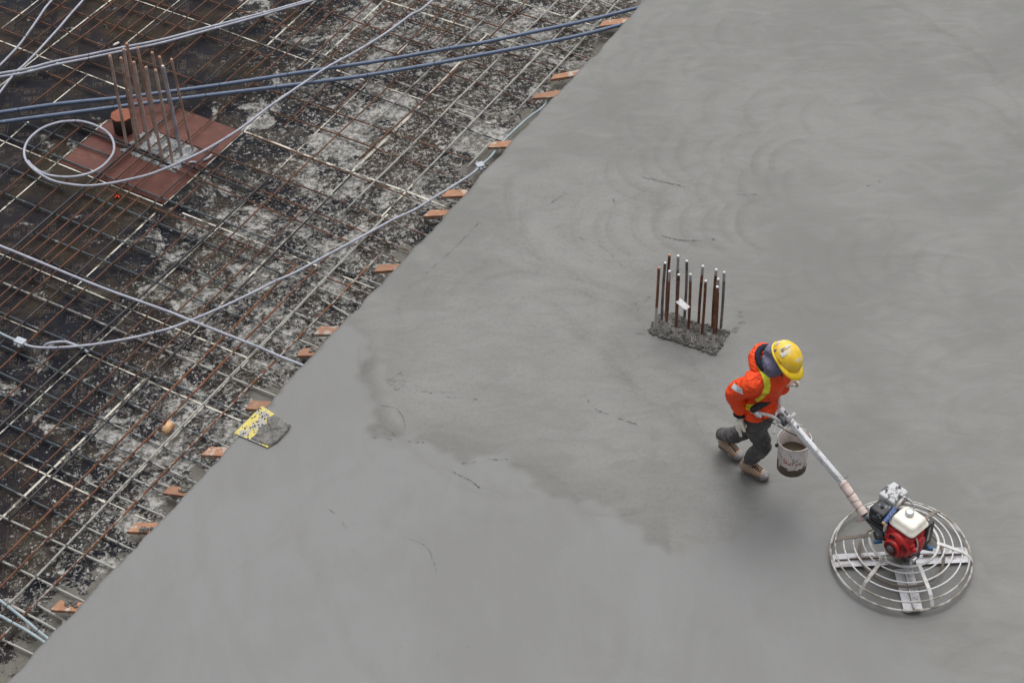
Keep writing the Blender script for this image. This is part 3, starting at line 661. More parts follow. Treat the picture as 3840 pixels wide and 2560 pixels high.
# left stub, inside the brown sheet
def S4(x, y): return (350+x*.4335, 120+y*.4335)
c0 = P(600, 575, ZF)
root = empty('column_stub', c0, 'pale concrete column top with a tight cluster of tall leaning rusty bars', 'column stub')
outl = [(225, 1030), (300, 970), (380, 905), (440, 855), (500, 845), (570, 868), (640, 890), (720, 925), (800, 955), (870, 985), (918, 1015), (880, 1050), (830, 1095), (780, 1150), (765, 1180), (712, 1222), (650, 1195), (560, 1165), (500, 1135), (420, 1105), (350, 1080), (310, 1050), (250, 1040)]
op = [P(*S4(*q), ZF+.015) for q in outl]; cen = sum(op, Vector())/len(op)
M_PALE = mortar('pale_column_concrete', (.20, .22, .235), (.44, .44, .43), (.13, .145, .155), 9)
rough_patch(op, cen, ZF+.005, ZF+.022, amp=.012, rimh=.006).build('column_top', M_PALE, root)
LB = [(142, 205, 290, 985), (238, 225, 385, 1030), (263, 150, 392, 925), (288, 102, 446, 862), (350, 262, 497, 1070), (380, 135, 545, 885), (455, 305, 600, 1115), (508, 178, 652, 905), (538, 330, 685, 1130), (572, 215, 716, 915), (600, 295, 765, 1070), (676, 237, 862, 1020)]
M_ST = [starter_mat('tall_starter_%d' % i, a, b, -9, 9, (.3, .3, .3)) for i, (a, b) in enumerate([((.34, .24, .20), (.50, .40, .35)), ((.28, .16, .115), (.42, .30, .25)), ((.26, .25, .27), (.42, .41, .44))])]
for i, (tx, ty, bx, by) in enumerate(LB):
    q = S4(bx, by); b = P(*q, ZF+.02); h = hgt(*q, ZF+.02, S4(tx, ty)[1]); t = P(*S4(tx, ty), h)
    if i == 11:
        kq = S4(818, 870); kz = hgt(*q, ZF+.02, kq[1]); kp = P(*kq, kz)
        n = 60; pts = [b.lerp(kp, j/14) for j in range(14)]+[kp.lerp(t, j/46) for j in range(47)]
        mb = MB().tube(pts, [.0125*(1 if j % 2 else 1.15) for j in range(len(pts))], 10)
    else: mb = ribbed(b-Vector((0, 0, .03)), t, .0170 if i == 10 else .0145)
    bar = mb.build('starter_bar', M_ST[2] if i in (10,) else M_ST[i % 2], root)
    MB().lathe(t, [(.0135, -.010), (.0142, .003), (.010, .007)], 10, axis=(t-b), cap0=True, cap1=True).build('bar_end', M_CUTR if i != 10 else M_CUT, bar)

# ================================================================ sleeve, conduits, boxes
M_TUBE = simple('weathered_steel_tube', (.055, .048, .042), .7, dirt=(.03, .02, .015), dsc=4, dthr=(.45, .65))
M_LID = simple('rusty_lid', (.22, .058, .026), .75, dirt=(.42, .30, .26), dsc=11, dthr=(.60, .68), damt=.8)
c0 = P(462, 512, ZF); c0 = P(467, 492, ZF)
root = empty('pipe_sleeve', c0, 'short dark steel sleeve with an eight-sided rust-orange lid, beside the left column bars', 'pipe sleeve')
MB().lathe(c0, [(.104, .0), (.106, .20)], 40, cap0=True).build('sleeve_tube', M_TUBE, root)
mb = MB(); ov = [c0+Vector((math.cos(2*pi*(k+.5)/8)*.118, math.sin(2*pi*(k+.5)/8)*.118, .205)) for k in range(8)]
mb.prism([(v.x, v.y) for v in ov], c0.z+.198, c0.z+.214); mb.build('lid', M_LID, root)

M_PVC = simple('pale_grey_conduit', (.35, .365, .43), .38, dirt=(.20, .20, .24), dsc=5, dthr=(.5, .7), damt=.5, bst=.05)
M_PVCG = simple('greenish_grey_conduit', (.28, .34, .37), .45, dirt=(.34, .37, .37), dsc=8, dthr=(.54, .66), damt=.6, bst=.05)
M_PVCD = simple('slate_blue_pipe', (.092, .128, .205), .40, dirt=(.28, .29, .31), dsc=20, dthr=(.62, .69), damt=.75, bst=.05)
def pipe(pix, r, z, mt, label, cat='conduit', name='conduit', group=None, n=8, bands=()):
    if not hasattr(z, '__len__'): z = [z]*len(pix)
    pts = spline([P(*q, zz) for q, zz in zip(pix, z)], n)
    r *= 1.22
    root = empty(name, pts[0].copy(), label, cat, group)
    t_ = MB(); t_.tube(pts, r, 12); t_.build('pipe', mt, root)
    bm_ = MB()
    for px in bands:
        i = min(range(1, len(pts)-1), key=lambda k: abs(proj(pts[k])[0]-px[0])+abs(proj(pts[k])[1]-px[1]))
        d = (pts[i+1]-pts[i-1]).normalized(); p = pts[i]
        bm_.tube([p-d*.003, p+d*.003], r*1.10, 12)
        bm_.tube([p+Vector((0, 0, r)), p+Vector((.012, .02, r+.02))], .0018, 4)
    if bands: bm_.build('tie_wire', M_WIRE, root)
    return root
zc = ZF+.085
pipe([(-25, 262), (0, 245), (63, 180), (95, 139), (140, 75), (168, 33), (200, -6), (225, -45)], .0105, zc, M_PVC, 'left one of two thin pale conduits rising steeply in the top left corner', bands=[(95, 139)])
pipe([(-40, 400), (0, 346), (54, 277), (90, 245), (133, 202), (169, 163), (225, 101), (262, 57), (313, 0), (345, -40)], .0105, zc-.01, M_PVC, 'right one of two thin pale conduits rising steeply in the top left corner')
pipe([(-40, 284), (0, 276), (100, 259), (202, 232), (332, 206), (463, 178), (600, 151), (771, 106), (984, 50), (1036, 36), (1185, -8), (1260, -35)], .0115, zc+.012, M_PVC, 'upper of the twin pale conduits side by side above the upright bars', bands=[(332, 208), (984, 50)])
pipe([(-40, 296), (0, 289), (100, 272), (202, 245), (332, 219), (463, 191), (600, 163), (771, 117), (984, 58), (1036, 42), (1185, -1), (1260, -28)], .0115, zc, M_PVC, 'lower of the twin pale conduits side by side above the upright bars', bands=[(332, 218)])
loop = [(1650, -26), (1608, 14), (1573, 41), (1540, 57), (1459, 117), (1391, 161), (1317, 204), (1227, 253), (1145, 308), (1077, 354), (1000, 408), (900, 484), (774, 561), (668, 612), (600, 640), (545, 659), (463, 678), (403, 689), (327, 697), (245, 689), (191, 675), (152, 653), (117, 626), (95, 596), (91, 563), (103, 531), (128, 503), (163, 479), (218, 460), (272, 454), (313, 457), (359, 471), (398, 493), (422, 523), (428, 558), (417, 588), (381, 626), (327, 653), (259, 664), (191, 659), (147, 642), (117, 618), (106, 604)]
zl = [zc+.10]*14+[zc+.09, zc+.08, zc+.06, zc+.05]+[zc+.03]*7+[zc+.035]*8+[zc+.03, zc+.02]+[zc]*8
pipe(loop, .0112, zl[:len(loop)], M_PVC, 'long pale grey conduit curling into an open loop left of the upright bars', bands=[(285, 455)], n=7)
pipe([(2060, 374), (2031, 406), (1990, 436), (1950, 470), (1890, 528), (1840, 588), (1812, 613)], .0105, [zc]*7, M_PVCG, 'short bluish conduit from the slab edge down to the grey box by it')
pipe([(1793, 632), (1770, 652), (1731, 678), (1608, 754), (1554, 787), (1472, 825), (1372, 879), (1236, 952), (1104, 1023), (1036, 1053), (954, 1094), (845, 1146), (723, 1198), (640, 1230), (580, 1246), (504, 1265), (381, 1287), (300, 1297), (218, 1303), (150, 1303), (109, 1297), (88, 1289)], .0105, zc+.02, M_PVC, 'long sagging pale conduit from the slab-edge box to the splashed box at far left', bands=[(580, 1246), (218, 1303), (1036, 1053)])
pipe([(70, 1280), (41, 1268), (0, 1248), (-40, 1222)], .0105, zc, M_PVCG, 'short pale conduit leaving the splashed box at the left margin')
pipe([(163, 1302), (172, 1293), (190, 1286), (212, 1283), (245, 1282), (272, 1290), (300, 1301), (318, 1312), (329, 1322)], .0115, [zc-.06, zc-.03, zc, zc, zc-.01, zc-.02, zc-.03, zc-.05, zc-.06], M_PVC, 'short curved conduit stub with an open end beside the splashed box')
pipe([(-40, 906), (0, 922), (136, 977), (272, 1034), (408, 1088), (545, 1137), (640, 1171), (709, 1199), (845, 1252), (981, 1306), (1049, 1336), (1147, 1374), (1190, 1392)], .0112, zc+.028, M_PVC, 'straight pale grey conduit slanting down to the right into the slab edge')
pipe([(-30, 2228), (0, 2250), (82, 2313), (143, 2364), (176, 2390), (200, 2410)], .0115, zc+.02, M_PVCG, 'upper of two greenish grey conduits entering the slab in the bottom left corner', bands=[(28, 2277), (140, 2364)])
pipe([(-30, 2292), (0, 2307), (41, 2330), (102, 2364), (161, 2403), (190, 2424)], .0115, zc+.01, M_PVCG, 'lower of two greenish grey conduits entering the slab in the bottom left corner', bands=[(45, 2332)])
pipe([(-40, 428), (0, 422), (223, 390), (474, 365), (600, 349), (823, 319), (1079, 280), (1200, 262), (1440, 226), (1685, 182), (1800, 163), (2045, 111), (2208, 76), (2372, 35), (2430, 20)], .0178, [zc+.04]*15, M_PVCD, 'upper of two thick slate-blue pipes crossing the formwork to the slab', 'pipe', 'pipe', bands=[(62, 413), (470, 365), (823, 319), (1079, 280), (1440, 226), (1685, 182)])
pipe([(-40, 466), (0, 459), (218, 430), (425, 403), (600, 381), (772, 359), (1036, 327), (1240, 301), (1377, 283), (1628, 240), (1800, 207), (2059, 158), (2208, 125), (2312, 98), (2370, 82)], .0178, [zc+.04]*15, M_PVCD, 'lower of two thick slate-blue pipes crossing the formwork to the slab', 'pipe', 'pipe', bands=[(8, 457), (425, 403), (772, 359), (1036, 327), (1377, 283), (1628, 240)])
pipe([(709, 610), (722, 608), (736, 609)], .010, ZF+.03, M_PVC, 'straight end of the cut conduit scrap lying on the red-brown sheet', 'conduit scrap', 'conduit_offcut')
pipe([(760, 602), (775, 596), (786, 589), (794, 581)], .010, ZF+.03, M_PVC, 'curved conduit scrap lying on the right side of the red-brown sheet', 'conduit scrap', 'conduit_offcut')

M_BOXG = simple('grey_box', (.36, .39, .44), .55, dirt=(.50, .50, .48), dsc=14, dthr=(.52, .6), damt=.6)
def jbox(px, rot, label, sz=(.075, .065, .045), stubs=()):
    c = P(*px, zc+.01); root = empty('junction_box', c, label, 'junction box')
    R = Matrix.Rotation(rot, 3, 'Z')
    MB().box(c, sz, R, .008).build('box_body', M_BOXG, root)
    MB().box(c+Vector((0, 0, sz[2]/2+.004)), (sz[0]*1.06, sz[1]*1.06, .008), R, .003).build('box_lid', M_BOXG, root)
    for ang in stubs:
        d = R @ Vector((math.cos(ang), math.sin(ang), 0)); MB().tube([c+d*.03, c+d*.062], .0155, 12).build('collar', M_BOXG, root)
    return root
jbox((1800, 624), math.radians(22), 'pale grey junction box on the conduit close to the slab edge', (.075, .07, .045), (0.6, 3.7, -.9, -1.7))
jbox((77, 1284), math.radians(-28), 'cement-splashed junction box at the left margin', (.10, .07, .045), (0, 3.14, -1.2, -2.2))

# timber kickers jutting from the slab edge
M_TIM = simple('orange_timber', (.27, .14, .085), .8, dirt=(.33, .31, .28), dsc=8, dthr=(.54, .62), damt=.85, bst=.4, bsc=90)
M_TIM2 = simple('orange_timber_clean', (.33, .165, .095), .8, dirt=(.42, .39, .35), dsc=13, dthr=(.53, .60), damt=.9, bst=.4, bsc=90)
PL = [((2247, 99), (2262, 78), (2334, 64), (2323, 84), 'orange board end under the slate-blue pipes, the farthest one along the slab edge'),
 ((2064, 298), (2078, 280), (2165, 259), (2146, 281), 'second farthest orange board end, just below the two slate-blue pipes'),
 ((1996, 368), (2012, 350), (2097, 334), (2072, 360), 'third farthest orange board end, a thin bar lying across it'),
 ((1829, 552), (1844, 532), (1931, 519), (1902, 543), 'orange board end just above the grey junction box at the slab edge'),
 ((1655, 738), (1679, 713), (1735, 709), (1732, 733), 'short bright orange board end between the junction box and a pale joint'),
 ((1585, 811), (1614, 787), (1671, 780), (1668, 800), 'orange board end with white streaks, sagging conduit just left of it'),
 ((1400, 1018), (1421, 993), (1495, 988), (1481, 1011), 'board end almost wholly coated with pale cement at the slab edge'),
 ((1176, 1252), (1201, 1222), (1288, 1222), (1262, 1252), 'orange board end with one white cement patch across its middle'),
 ((1112, 1333), (1134, 1306), (1209, 1294), (1186, 1326), 'tilted brownish orange board end above where the straight conduit meets the slab'),
 ((920, 1531), (943, 1501), (1033, 1501), (1003, 1532), 'streaked orange board end touching the yellow board'),
 ((753, 1704), (789, 1674), (874, 1672), (838, 1704), 'clean orange board end with a bar over it, first below the yellow board'),
 ((609, 1847), (636, 1821), (718, 1820), (691, 1851), 'cement-smeared orange board end, second below the yellow board'),
 ((474, 1992), (509, 1959), (591, 1957), (558, 1994), 'orange board end topped by a clot of mortar, third below the yellow board'),
 ((189, 2285), (226, 2248), (289, 2250), (278, 2285), 'orange board end with broken notched upper side, nearest the bottom left corner')]
for i, (a, b, c_, d_, lab) in enumerate(PL):
    za, zb = -.125+random.uniform(-.02, .02), -.085+random.uniform(-.015, .015)
    A_ = P(*a, za); B_ = P(*b, za); e1 = P(*c_, zb); e2 = P(*d_, zb)
    e1 = B_+(e1-B_)*1.7; e2 = A_+(e2-A_)*1.7
    for q in (e1, e2): q.z = min(zb, -.05)
    th = Vector((0, 0, -.032)); nseg = 12; vs = []; 
    for k in range(nseg+1):
        t = k/nseg; lo = A_.lerp(e2, t); hi = B_.lerp(e1, t)
        if i == 13 and .15 < t < .56: hi = hi.lerp(lo, .42*abs(math.sin(t*19))+.08)
        vs += [lo, hi, hi+th, lo+th]
    fs = [(0, 1, 2, 3), tuple(nseg*4+j for j in (3, 2, 1, 0))]
    for k in range(nseg):
        o4 = k*4
        for j in range(4): fs.append((o4+j, o4+4+j, o4+4+(j+1) % 4, o4+(j+1) % 4))
    o = MB().add(vs, fs).build('timber_board', M_TIM if i in (2, 6, 7, 8, 9, 11) else M_TIM2)
    off = A_.copy(); o.data.transform(Matrix.Translation(-off)); o.location = off
    tag(o, lab, 'board', 'orange board ends along the slab edge')
    if i in (12, 11, 13, 8):
        mc = MB()
        for k in range(26):
            t = random.uniform(.30, .62); s = random.uniform(.0, .5) if i == 12 else random.uniform(.4, 1.0)
            q = A_.lerp(e2, t).lerp(B_.lerp(e1, t), s); r = random.uniform(.006, .015)
            mc.ell(q+Vector((0, 0, .006)), (r*1.4, r, r*.7), None, 7, 5)
        x = mc.build('mortar_clot', M_MORT, o)

# yellow board with mortar across the slab edge
q = [(878, 1624), (982, 1522), (1090, 1592), (1062, 1632), (1004, 1678)]
bp = [P(*a, .012) for a in q]; c0 = P(975, 1600, .012)
root = empty('yellow_board', c0, 'square yellow board smeared with grey mortar, lying over the slab edge', 'board')
M_YEL = simple('yellow_board_face', (.56, .47, .12), .7, dirt=(.33, .32, .32), dsc=11, dthr=(.48, .53), damt=.95, bst=.3)
MB().prism([(p.x, p.y) for p in bp], .006, .016).build('board', M_YEL, root)
mo = [P(950, 1640, .017), P(975, 1600, .017), P(1002, 1588, .017), P(1000, 1565, .017), P(1030, 1553, .017), P(1060, 1572, .017), P(1090, 1592, .017), P(1084, 1608, .017), P(1060, 1634, .017), P(1040, 1655, .017), P(1008, 1672, .017), P(960, 1655, .017), P(940, 1646, .017)]
rough_patch(mo, sum(mo, Vector())/len(mo), .0165, .026, nr=14, amp=.006, rimh=.003).build('mortar_smear', mortar('board_mortar', (.15, .145, .135), (.22, .215, .205), (.075, .07, .062), 15), root)
M_SPK = simple('dark_specks', (.05, .045, .04), .8)
mc = MB()
for k in range(60):
    s, t = random.random(), random.random()*.42; qq = bp[0].lerp(bp[1], s).lerp(bp[4].lerp(bp[2], s), t); r = random.uniform(.002, .009)
    mc.ell((qq.x, qq.y, .0165), (r*1.5, r, .002), Matrix.Rotation(random.random()*3, 3, 'Z'), 7, 4)
mc.build('mortar_specks', M_SPK, root)

# paper cup
a = P(643, 1589, ZF+.075); b = P(610, 1626, ZF+.055)
d = (b-a).normalized()
root = empty('paper_cup', b, 'brown-stained paper cup lying on its side among the bars', 'paper cup')
MB().lathe(a, [(.044, 0), (.040, .03), (.032, .108), (.030, .108), (.038, .03), (.040, .002)], 30, axis=d).build('cup_wall', simple('stained_paper', (.68, .42, .22), .7, dirt=(.36, .11, .03), dsc=22, dthr=(.48, .6), damt=.9), root)
MB().lathe(a, [(.030, .104), (.0, .104)], 30, axis=d).build('cup_base', simple('cup_paper', (.62, .45, .3), .8), root)
MB().tube([a+Vector(v) for v in [tuple((d.orthogonal().normalized()*math.cos(x)+d.cross(d.orthogonal().normalized())*math.sin(x))*.0445) for x in [2*pi*k/24 for k in range(24)]]], .003, 6, closed=True).build('cup_rim', simple('cup_rim_paper', (.75, .62, .48), .7), root)
# orange-red plastic clip
c0 = P(440, 738, ZF+.02); mb = MB()
for s in (-1, 1): mb.box(c0+Vector((s*.013, 0, 0)), (.012, .045, .02), Matrix.Rotation(s*.5, 3, 'Z'), .004)
o = mb.box(c0+Vector((0, .016, 0)), (.03, .014, .022), None, .004).build('plastic_clip', simple('red_plastic', (.85, .055, .015), .4)); tag(o, 'small bright red plastic clip on the formwork below the brown sheet', 'clip')
# white scrap
a, b = P(425, 173, ZF+.015), P(446, 160, ZF+.02)
o = MB().tube([a, a.lerp(b, .3)+Vector((0, 0, .004)), a.lerp(b, .7), b], [.012, .016, .014, .011], 7).build('white_scrap', simple('white_scrap_plaster', (.62, .58, .55), .8)); tag(o, 'small white stick of scrap just above the twin conduits', 'scrap')

# ================================================================ power trowel
TC = P(3380, 2084, .06); TC.z = 0; TC.y += .01
trowel = empty('power_trowel', TC, 'white walk-behind power trowel with round ring guard, red engine and white fuel tank', 'power trowel')
M_WHT = simple('worn_white_paint', (.60, .60, .60), .5, dirt=(.33, .30, .26), dsc=9, dthr=(.54, .66), damt=.75)
M_WHT2 = simple('muddy_white_paint', (.50, .49, .47), .6, dirt=(.20, .17, .13), dsc=7, dthr=(.44, .58), damt=.85)
M_BRN = simple('cement_crusted_ring', (.20, .17, .14), .8, dirt=(.11, .09, .07), dsc=9, dthr=(.5, .62))
M_BLADE = simple('steel_blade', (.62, .62, .65), .5, dirt=(.24, .215, .21), dsc=8, dthr=(.50, .62), damt=.7)
M_RED = simple('red_engine_paint', (.46, .012, .014), .42, dirt=(.13, .05, .045), dsc=20, dthr=(.52, .66), damt=.75)
M_BLK = simple('black_engine_plastic', (.012, .013, .016), .5, dirt=(.28, .29, .32), dsc=17, dthr=(.60, .68), damt=.8)
M_SPL = simple('black_cover_cement_splashed', (.02, .021, .025), .55, dirt=(.52, .53, .54), dsc=15, dthr=(.40, .48), damt=.95)
M_SPL2 = simple('black_cover_dusted', (.014, .015, .019), .5, dirt=(.33, .36, .41), dsc=17, dthr=(.55, .66), damt=.8)
M_TANK = simple('white_fuel_tank', (.80, .765, .68), .38, dirt=(.62, .55, .44), dsc=6, dthr=(.52, .7), damt=.6)
M_CHR = simple('bright_metal', (.62, .64, .66), .3, metal=.6)
M_STEEL = simple('dull_gearbox_metal', (.16, .18, .20), .5, metal=.3, dirt=(.035, .033, .03), dsc=14, dthr=(.47, .6), damt=.85)
M_BLUEP = simple('blue_bracket_paint', (.03, .13, .30), .5, dirt=(.05, .05, .055), dsc=14, dthr=(.52, .6))
def T(x, y, z): return TC+Vector((x, y, z))
# ring guard
g = MB(); rings = [(.585, .055, .012), (.553, .115, .0085), (.476, .174, .0068), (.400, .198, .0068), (.328, .228, .0068)]
gap0, gap1 = math.radians(118), math.radians(168)
MB().ring(T(0, 0, .055), .570, .0105, 96).build('guard_ring', M_WHT2, trowel)
MB().ring(T(0, 0, .126), .540, .0080, 96).build('guard_ring', M_WHT2, trowel)
for r, z, t in rings[2:]:
    MB().ring(T(0, 0, z), r, t, 80, 8, gap1, gap0+2*pi).build('guard_ring', M_WHT, trowel)
MB().ring(T(0, 0, .246), .276, .0115, 72, 10, gap1-.1, gap0+2*pi+.1).build('guard_ring', M_WHT, trowel)
MB().ring(T(0, 0, .075), .34, .012, 72).build('stabiliser_ring', M_BRN, trowel)
def gp_(r): return float(np.interp(r, [.276, .328, .400, .476, .540, .570], [.250, .234, .206, .180, .134, .070]))
def spoke(ang, mt, r0=.262, r1=.574, wd=.030):
    a = math.radians(ang); d = Vector((math.cos(a), math.sin(a), 0)); n = Vector((-d.y, d.x, 0))*wd/2; k = 12; vs = []
    for i in range(k+1):
        r = r0+(r1-r0)*i/k; p = T(0, 0, 0)+d*r+Vector((0, 0, gp_(r)+.010))
        vs += [p-n, p+n, p+n-Vector((0, 0, .007)), p-n-Vector((0, 0, .007))]
    fs = [(0, 1, 2, 3), tuple(k*4+j for j in (3, 2, 1, 0))]+[(i*4+j, i*4+4+j, i*4+4+(j+1) % 4, i*4+(j+1) % 4) for i in range(k) for j in range(4)]
    MB().add(vs, fs).build('guard_spoke', mt, trowel)
def angle_of(px0, px1):
    a = P(*px0, .23); b = P(*px1, .07); d = b-TC
    return math.degrees(math.atan2(d.y, d.x))
def S2(x, y): return (3060+x*.3571, 1780+y*.3571)
for q, mt in (((470, 1240), M_WHT2), ((1222, 1385), M_WHT), ((1612, 915), M_WHT), ((165, 745), M_BRN), ((1290, 425), M_BRN)):
    spoke(angle_of(None or (0, 0), S2(*q)), mt)
# tube closing the gap where the handle leaves
for aa in (gap0, gap1):
    d = Vector((math.cos(aa), math.sin(aa), 0))
    MB().tube([T(0, 0, 0)+d*r+Vector((0, 0, gp_(r))) for r in (.272, .325, .405, .482)], .0095, 8).build('guard_end_tube', M_WHT, trowel)
# blades: four arms with steel blades
for k in range(4):
    a = math.radians(2)+k*pi/2; R = Matrix.Rotation(a, 3, 'Z'); Rt = R @ Matrix.Rotation(math.radians(5), 3, 'X')
    arm = MB().tube([T(0, 0, .075)+R @ Vector((.05, 0, 0)), T(0, 0, .060)+R @ Vector((.30, 0, 0)), T(0, 0, .045)+R @ Vector((.53, 0, 0))], [.012, .007, .005], 8).build('blade_arm', M_BLADE, trowel)
    b = MB(); pl = [(.115, -.075), (.54, -.078), (.560, -.055), (.563, .045), (.545, .072), (.115, .075)]
    top = [T(0, 0, .030)+Rt @ Vector((x, y, 0)) for x, y in pl]; n = len(pl)
    b.add([p-Vector((0, 0, .003)) for p in top]+top, [tuple(range(n-1, -1, -1)), tuple(range(n, 2*n))]+[(i, (i+1) % n, n+(i+1) % n, n+i) for i in range(n)])
    bl = b.build('blade', M_BLADE, trowel)
    MB().box(T(0, 0, .040)+Rt @ Vector((.36, 0, 0)), (.36, .014, .010), Rt, .003).build('blade_bar', simple('rusty_yellow_bar', (.32, .22, .11), .8, dirt=(.10, .05, .03), dsc=18, dthr=(.45, .55)), bl)
    MB().lathe(T(0, 0, .045)+Rt @ Vector((.24, 0, 0)), [(.011, 0), (.011, .012), (.006, .013)], 6, cap1=True).build('blade_bolt', M_CHR, bl)
MB().lathe(T(0, 0, .05), [(.05, 0), (.075, .01), (.10, .05), (.115, .075), (.10, .09), (.05, .10)], 36, cap0=True, cap1=True).build('spider_hub', M_BRN, trowel)
gb = MB(); gb.lathe(T(0, 0, .14), [(.055, 0), (.085, .02), (.095, .07), (.07, .11), (.05, .13)], 30, cap0=True, cap1=True)
E1 = Vector((.67, -.74, 0)).normalized(); E2 = Vector((.74, .67, 0)); EZ = Vector((0, 0, 1))
ER = Matrix((E1, E2, EZ)).transposed()
gb.box(T(.02, .02, .24), (.15, .14, .07), ER, .025); gb.box(T(.02, 0, .2)+E1*.10-E2*.04, (.10, .09, .10), ER, .012)
for k in range(5): gb.box(T(.02, .0, .17)+E1*(.05+.02*k)-E2*.09, (.008, .03, .08), ER)
gb.build('gearbox', M_STEEL, trowel)
o = MB().tube([T(0, 0, .20)+E1*.13-E2*.07, T(0, 0, .185)+E1*.185-E2*.13], [.013, .010], 8).tube([T(0, 0, .185)+E1*.185-E2*.13, T(0, 0, .182)+E1*.205-E2*.15], .016, 6)
o.build('drain_plug', M_CHR, trowel)
# engine; origin of its frame is solved from the tank's place in the photo
TK = P(*S2(985, 440), .70); EO = Vector((TK.x, TK.y, 0))-E1*.03-E2*.0
def E_(x, y, z): return EO+E1*x+E2*y+EZ*z
tank = MB()
def rrect(hx, hy, r, z, cx=0, cy=0, n=6):
    out = []
    for sx, sy, a0 in ((1, 1, 0), (-1, 1, pi/2), (-1, -1, pi), (1, -1, 3*pi/2)):
        for i in range(n+1):
            a = a0+pi/2*i/n; out.append(E_(cx+sx*(hx-r)+r*math.cos(a), cy+sy*(hy-r)+r*math.sin(a), z))
    return out
def stack(mb, secs):
    rows = [rrect(*s) for s in secs]; n = len(rows[0])
    vs = [v for r in rows for v in r]
    fs = [(i*n+k, i*n+(k+1) % n, (i+1)*n+(k+1) % n, (i+1)*n+k) for i in range(len(rows)-1) for k in range(n)]
    fs += [tuple(range(n-1, -1, -1)), tuple((len(rows)-1)*n+k for k in range(n))]
    return mb.add(vs, fs, True)
zt0 = .60
stack(tank, [(.088, .078, .03, zt0-.035, .03), (.112, .100, .035, zt0, .03), (.120, .108, .036, zt0+.018, .03), (.120, .108, .036, zt0+.024, .03), (.126, .114, .038, zt0+.026, .03), (.126, .114, .038, zt0+.034, .03), (.118, .106, .036, zt0+.037, .03), (.108, .096, .036, zt0+.080, .03), (.098, .086, .036, zt0+.096, .03), (.080, .068, .03, zt0+.102, .03)])
tk = tank.build('fuel_tank', M_TANK, trowel)
MB().lathe(E_(.01, .02, zt0+.10), [(.026, 0), (.034, .006), (.036, .012), (.036, .028), (.031, .036), (.012, .037)], 16, cap1=True).build('fuel_cap', M_CHR, tk)
# crankcase, fan housing facing the camera side
eng = MB(); eng.box(E_(.03, .02, .45), (.20, .20, .22), ER, .03, 3); eng.box(E_(.13, .03, .44), (.07, .10, .14), ER, .02)
eb = eng.build('crankcase', M_RED, trowel)
fc = E_(.035, -.085, .47)
fh = MB(); fh.lathe(fc, [(.122, -.0), (.122, .04), (.112, .062), (.085, .072)], 44, axis=-E2, cap0=True, cap1=True)
fh.box(E_(.02, -.085, .535), (.24, .075, .10), ER, .03, 3); fh.box(E_(.13, -.08, .47), (.07, .06, .12), ER, .02)
fan = fh.build('fan_housing', M_RED, trowel)
rc = fc-E2*.072+EZ*-.010+E1*-.012
st = MB(); st.lathe(rc, [(.076, 0), (.076, .018), (.068, .028), (.030, .032)], 40, axis=-E2, cap1=True); sc_ = st.build('starter_cover', M_RED, trowel)
sl = MB()
for k in range(36):
    a = 2*pi*k/36; d = E1*math.cos(a)+EZ*math.sin(a); t_ = E2.cross(d).normalized()*.0028
    p0 = rc-E2*.0325+d*.036; p1 = rc-E2*.0300+d*.065
    sl.add([p0-t_, p1-t_, p1+t_, p0+t_], [(0, 1, 2, 3)])
sl.build('starter_slots', simple('slot_dark', (.03, .004, .004), .8), sc_)
MB().lathe(rc-E2*.031, [(.033, 0), (.034, .006), (.0, .007)], 24, axis=-E2).build('starter_badge', simple('grey_badge', (.10, .095, .10), .4, dirt=(.3, .3, .3), dsc=60, dthr=(.55, .65)), sc_)
SD = simple('slot_dark', (.03, .004, .004), .8)
sv = MB()
for k in range(5): sv.box(fc+E1*(-.105+.0)-E2*.0705+EZ*(.058+k*.011)+E1*.07, (.065-.004*k, .004, .006), ER)
sv.build('cooling_slots', SD, fan); sv = MB()
for k in range(5): sv.box(fc+E1*(.060+k*.013)-E2*.072+EZ*(.058-.004*k), (.006, .004, .07), ER @ Matrix.Rotation(.35, 3, 'Y'))
sv.build('cooling_slots', SD, fan); sv = MB()
for k in range(4): sv.box(fc+E1*(.085+k*.011)-E2*.066+EZ*(-.072), (.005, .004, .05), ER)
sv.build('cooling_slots', SD, fan)
MB().box(fc+E1*-.128-E2*.045+EZ*.105, (.018, .03, .075), ER, .003).build('sticker', simple('white_sticker', (.7, .66, .62), .5), fan)
MB().tube([fc+E1*-.10-E2*.06+EZ*.0, fc+E1*-.155-E2*.11+EZ*.015, fc+E1*-.185-E2*.10+EZ*.04], [.014, .018, .012], 10, round_end=True).build('pull_handle', M_BLK, trowel)
MB().ell(fc+E1*.145-E2*.01+EZ*.03, (.020, .02, .024)).build('oil_cap', simple('red_cap', (.55, .012, .015), .35), trowel)
# air cleaner (front) and muffler guard (rear)
a1 = MB(); ACc = P(*S2(685, 395), .62); a1.box(ACc, (.150, .150, .13), ER, .026, 3); ac = a1.build('air_cleaner', M_SPL2, trowel)
MB().box(ACc-EZ*.085, (.165, .16, .04), ER, .010).build('air_cleaner_base', M_BLK, ac)
MB().lathe(ACc+EZ*.065, [(.014, 0), (.014, .012), (.007, .015)], 8, cap1=True).build('wing_nut', M_BLK, ac)
a2 = MB(); MFc = P(*S2(808, 235), .63); a2.box(MFc, (.155, .19, .13), ER, .016, 3); a2.box(MFc-E1*.075+EZ*.03, (.03, .09, .05), ER, .008)
mf = a2.build('muffler_guard', M_SPL, trowel)
MB().box(E_(-.10, .02, .50), (.18, .20, .12), ER, .015).build('carburettor', M_BLK, trowel)
MB().tube(spline([E_(-.11, -.12, .50), E_(-.09, -.14, .44), E_(-.12, -.10, .40)], 5), .007, 6).build('fuel_hose', M_BLK, trowel)
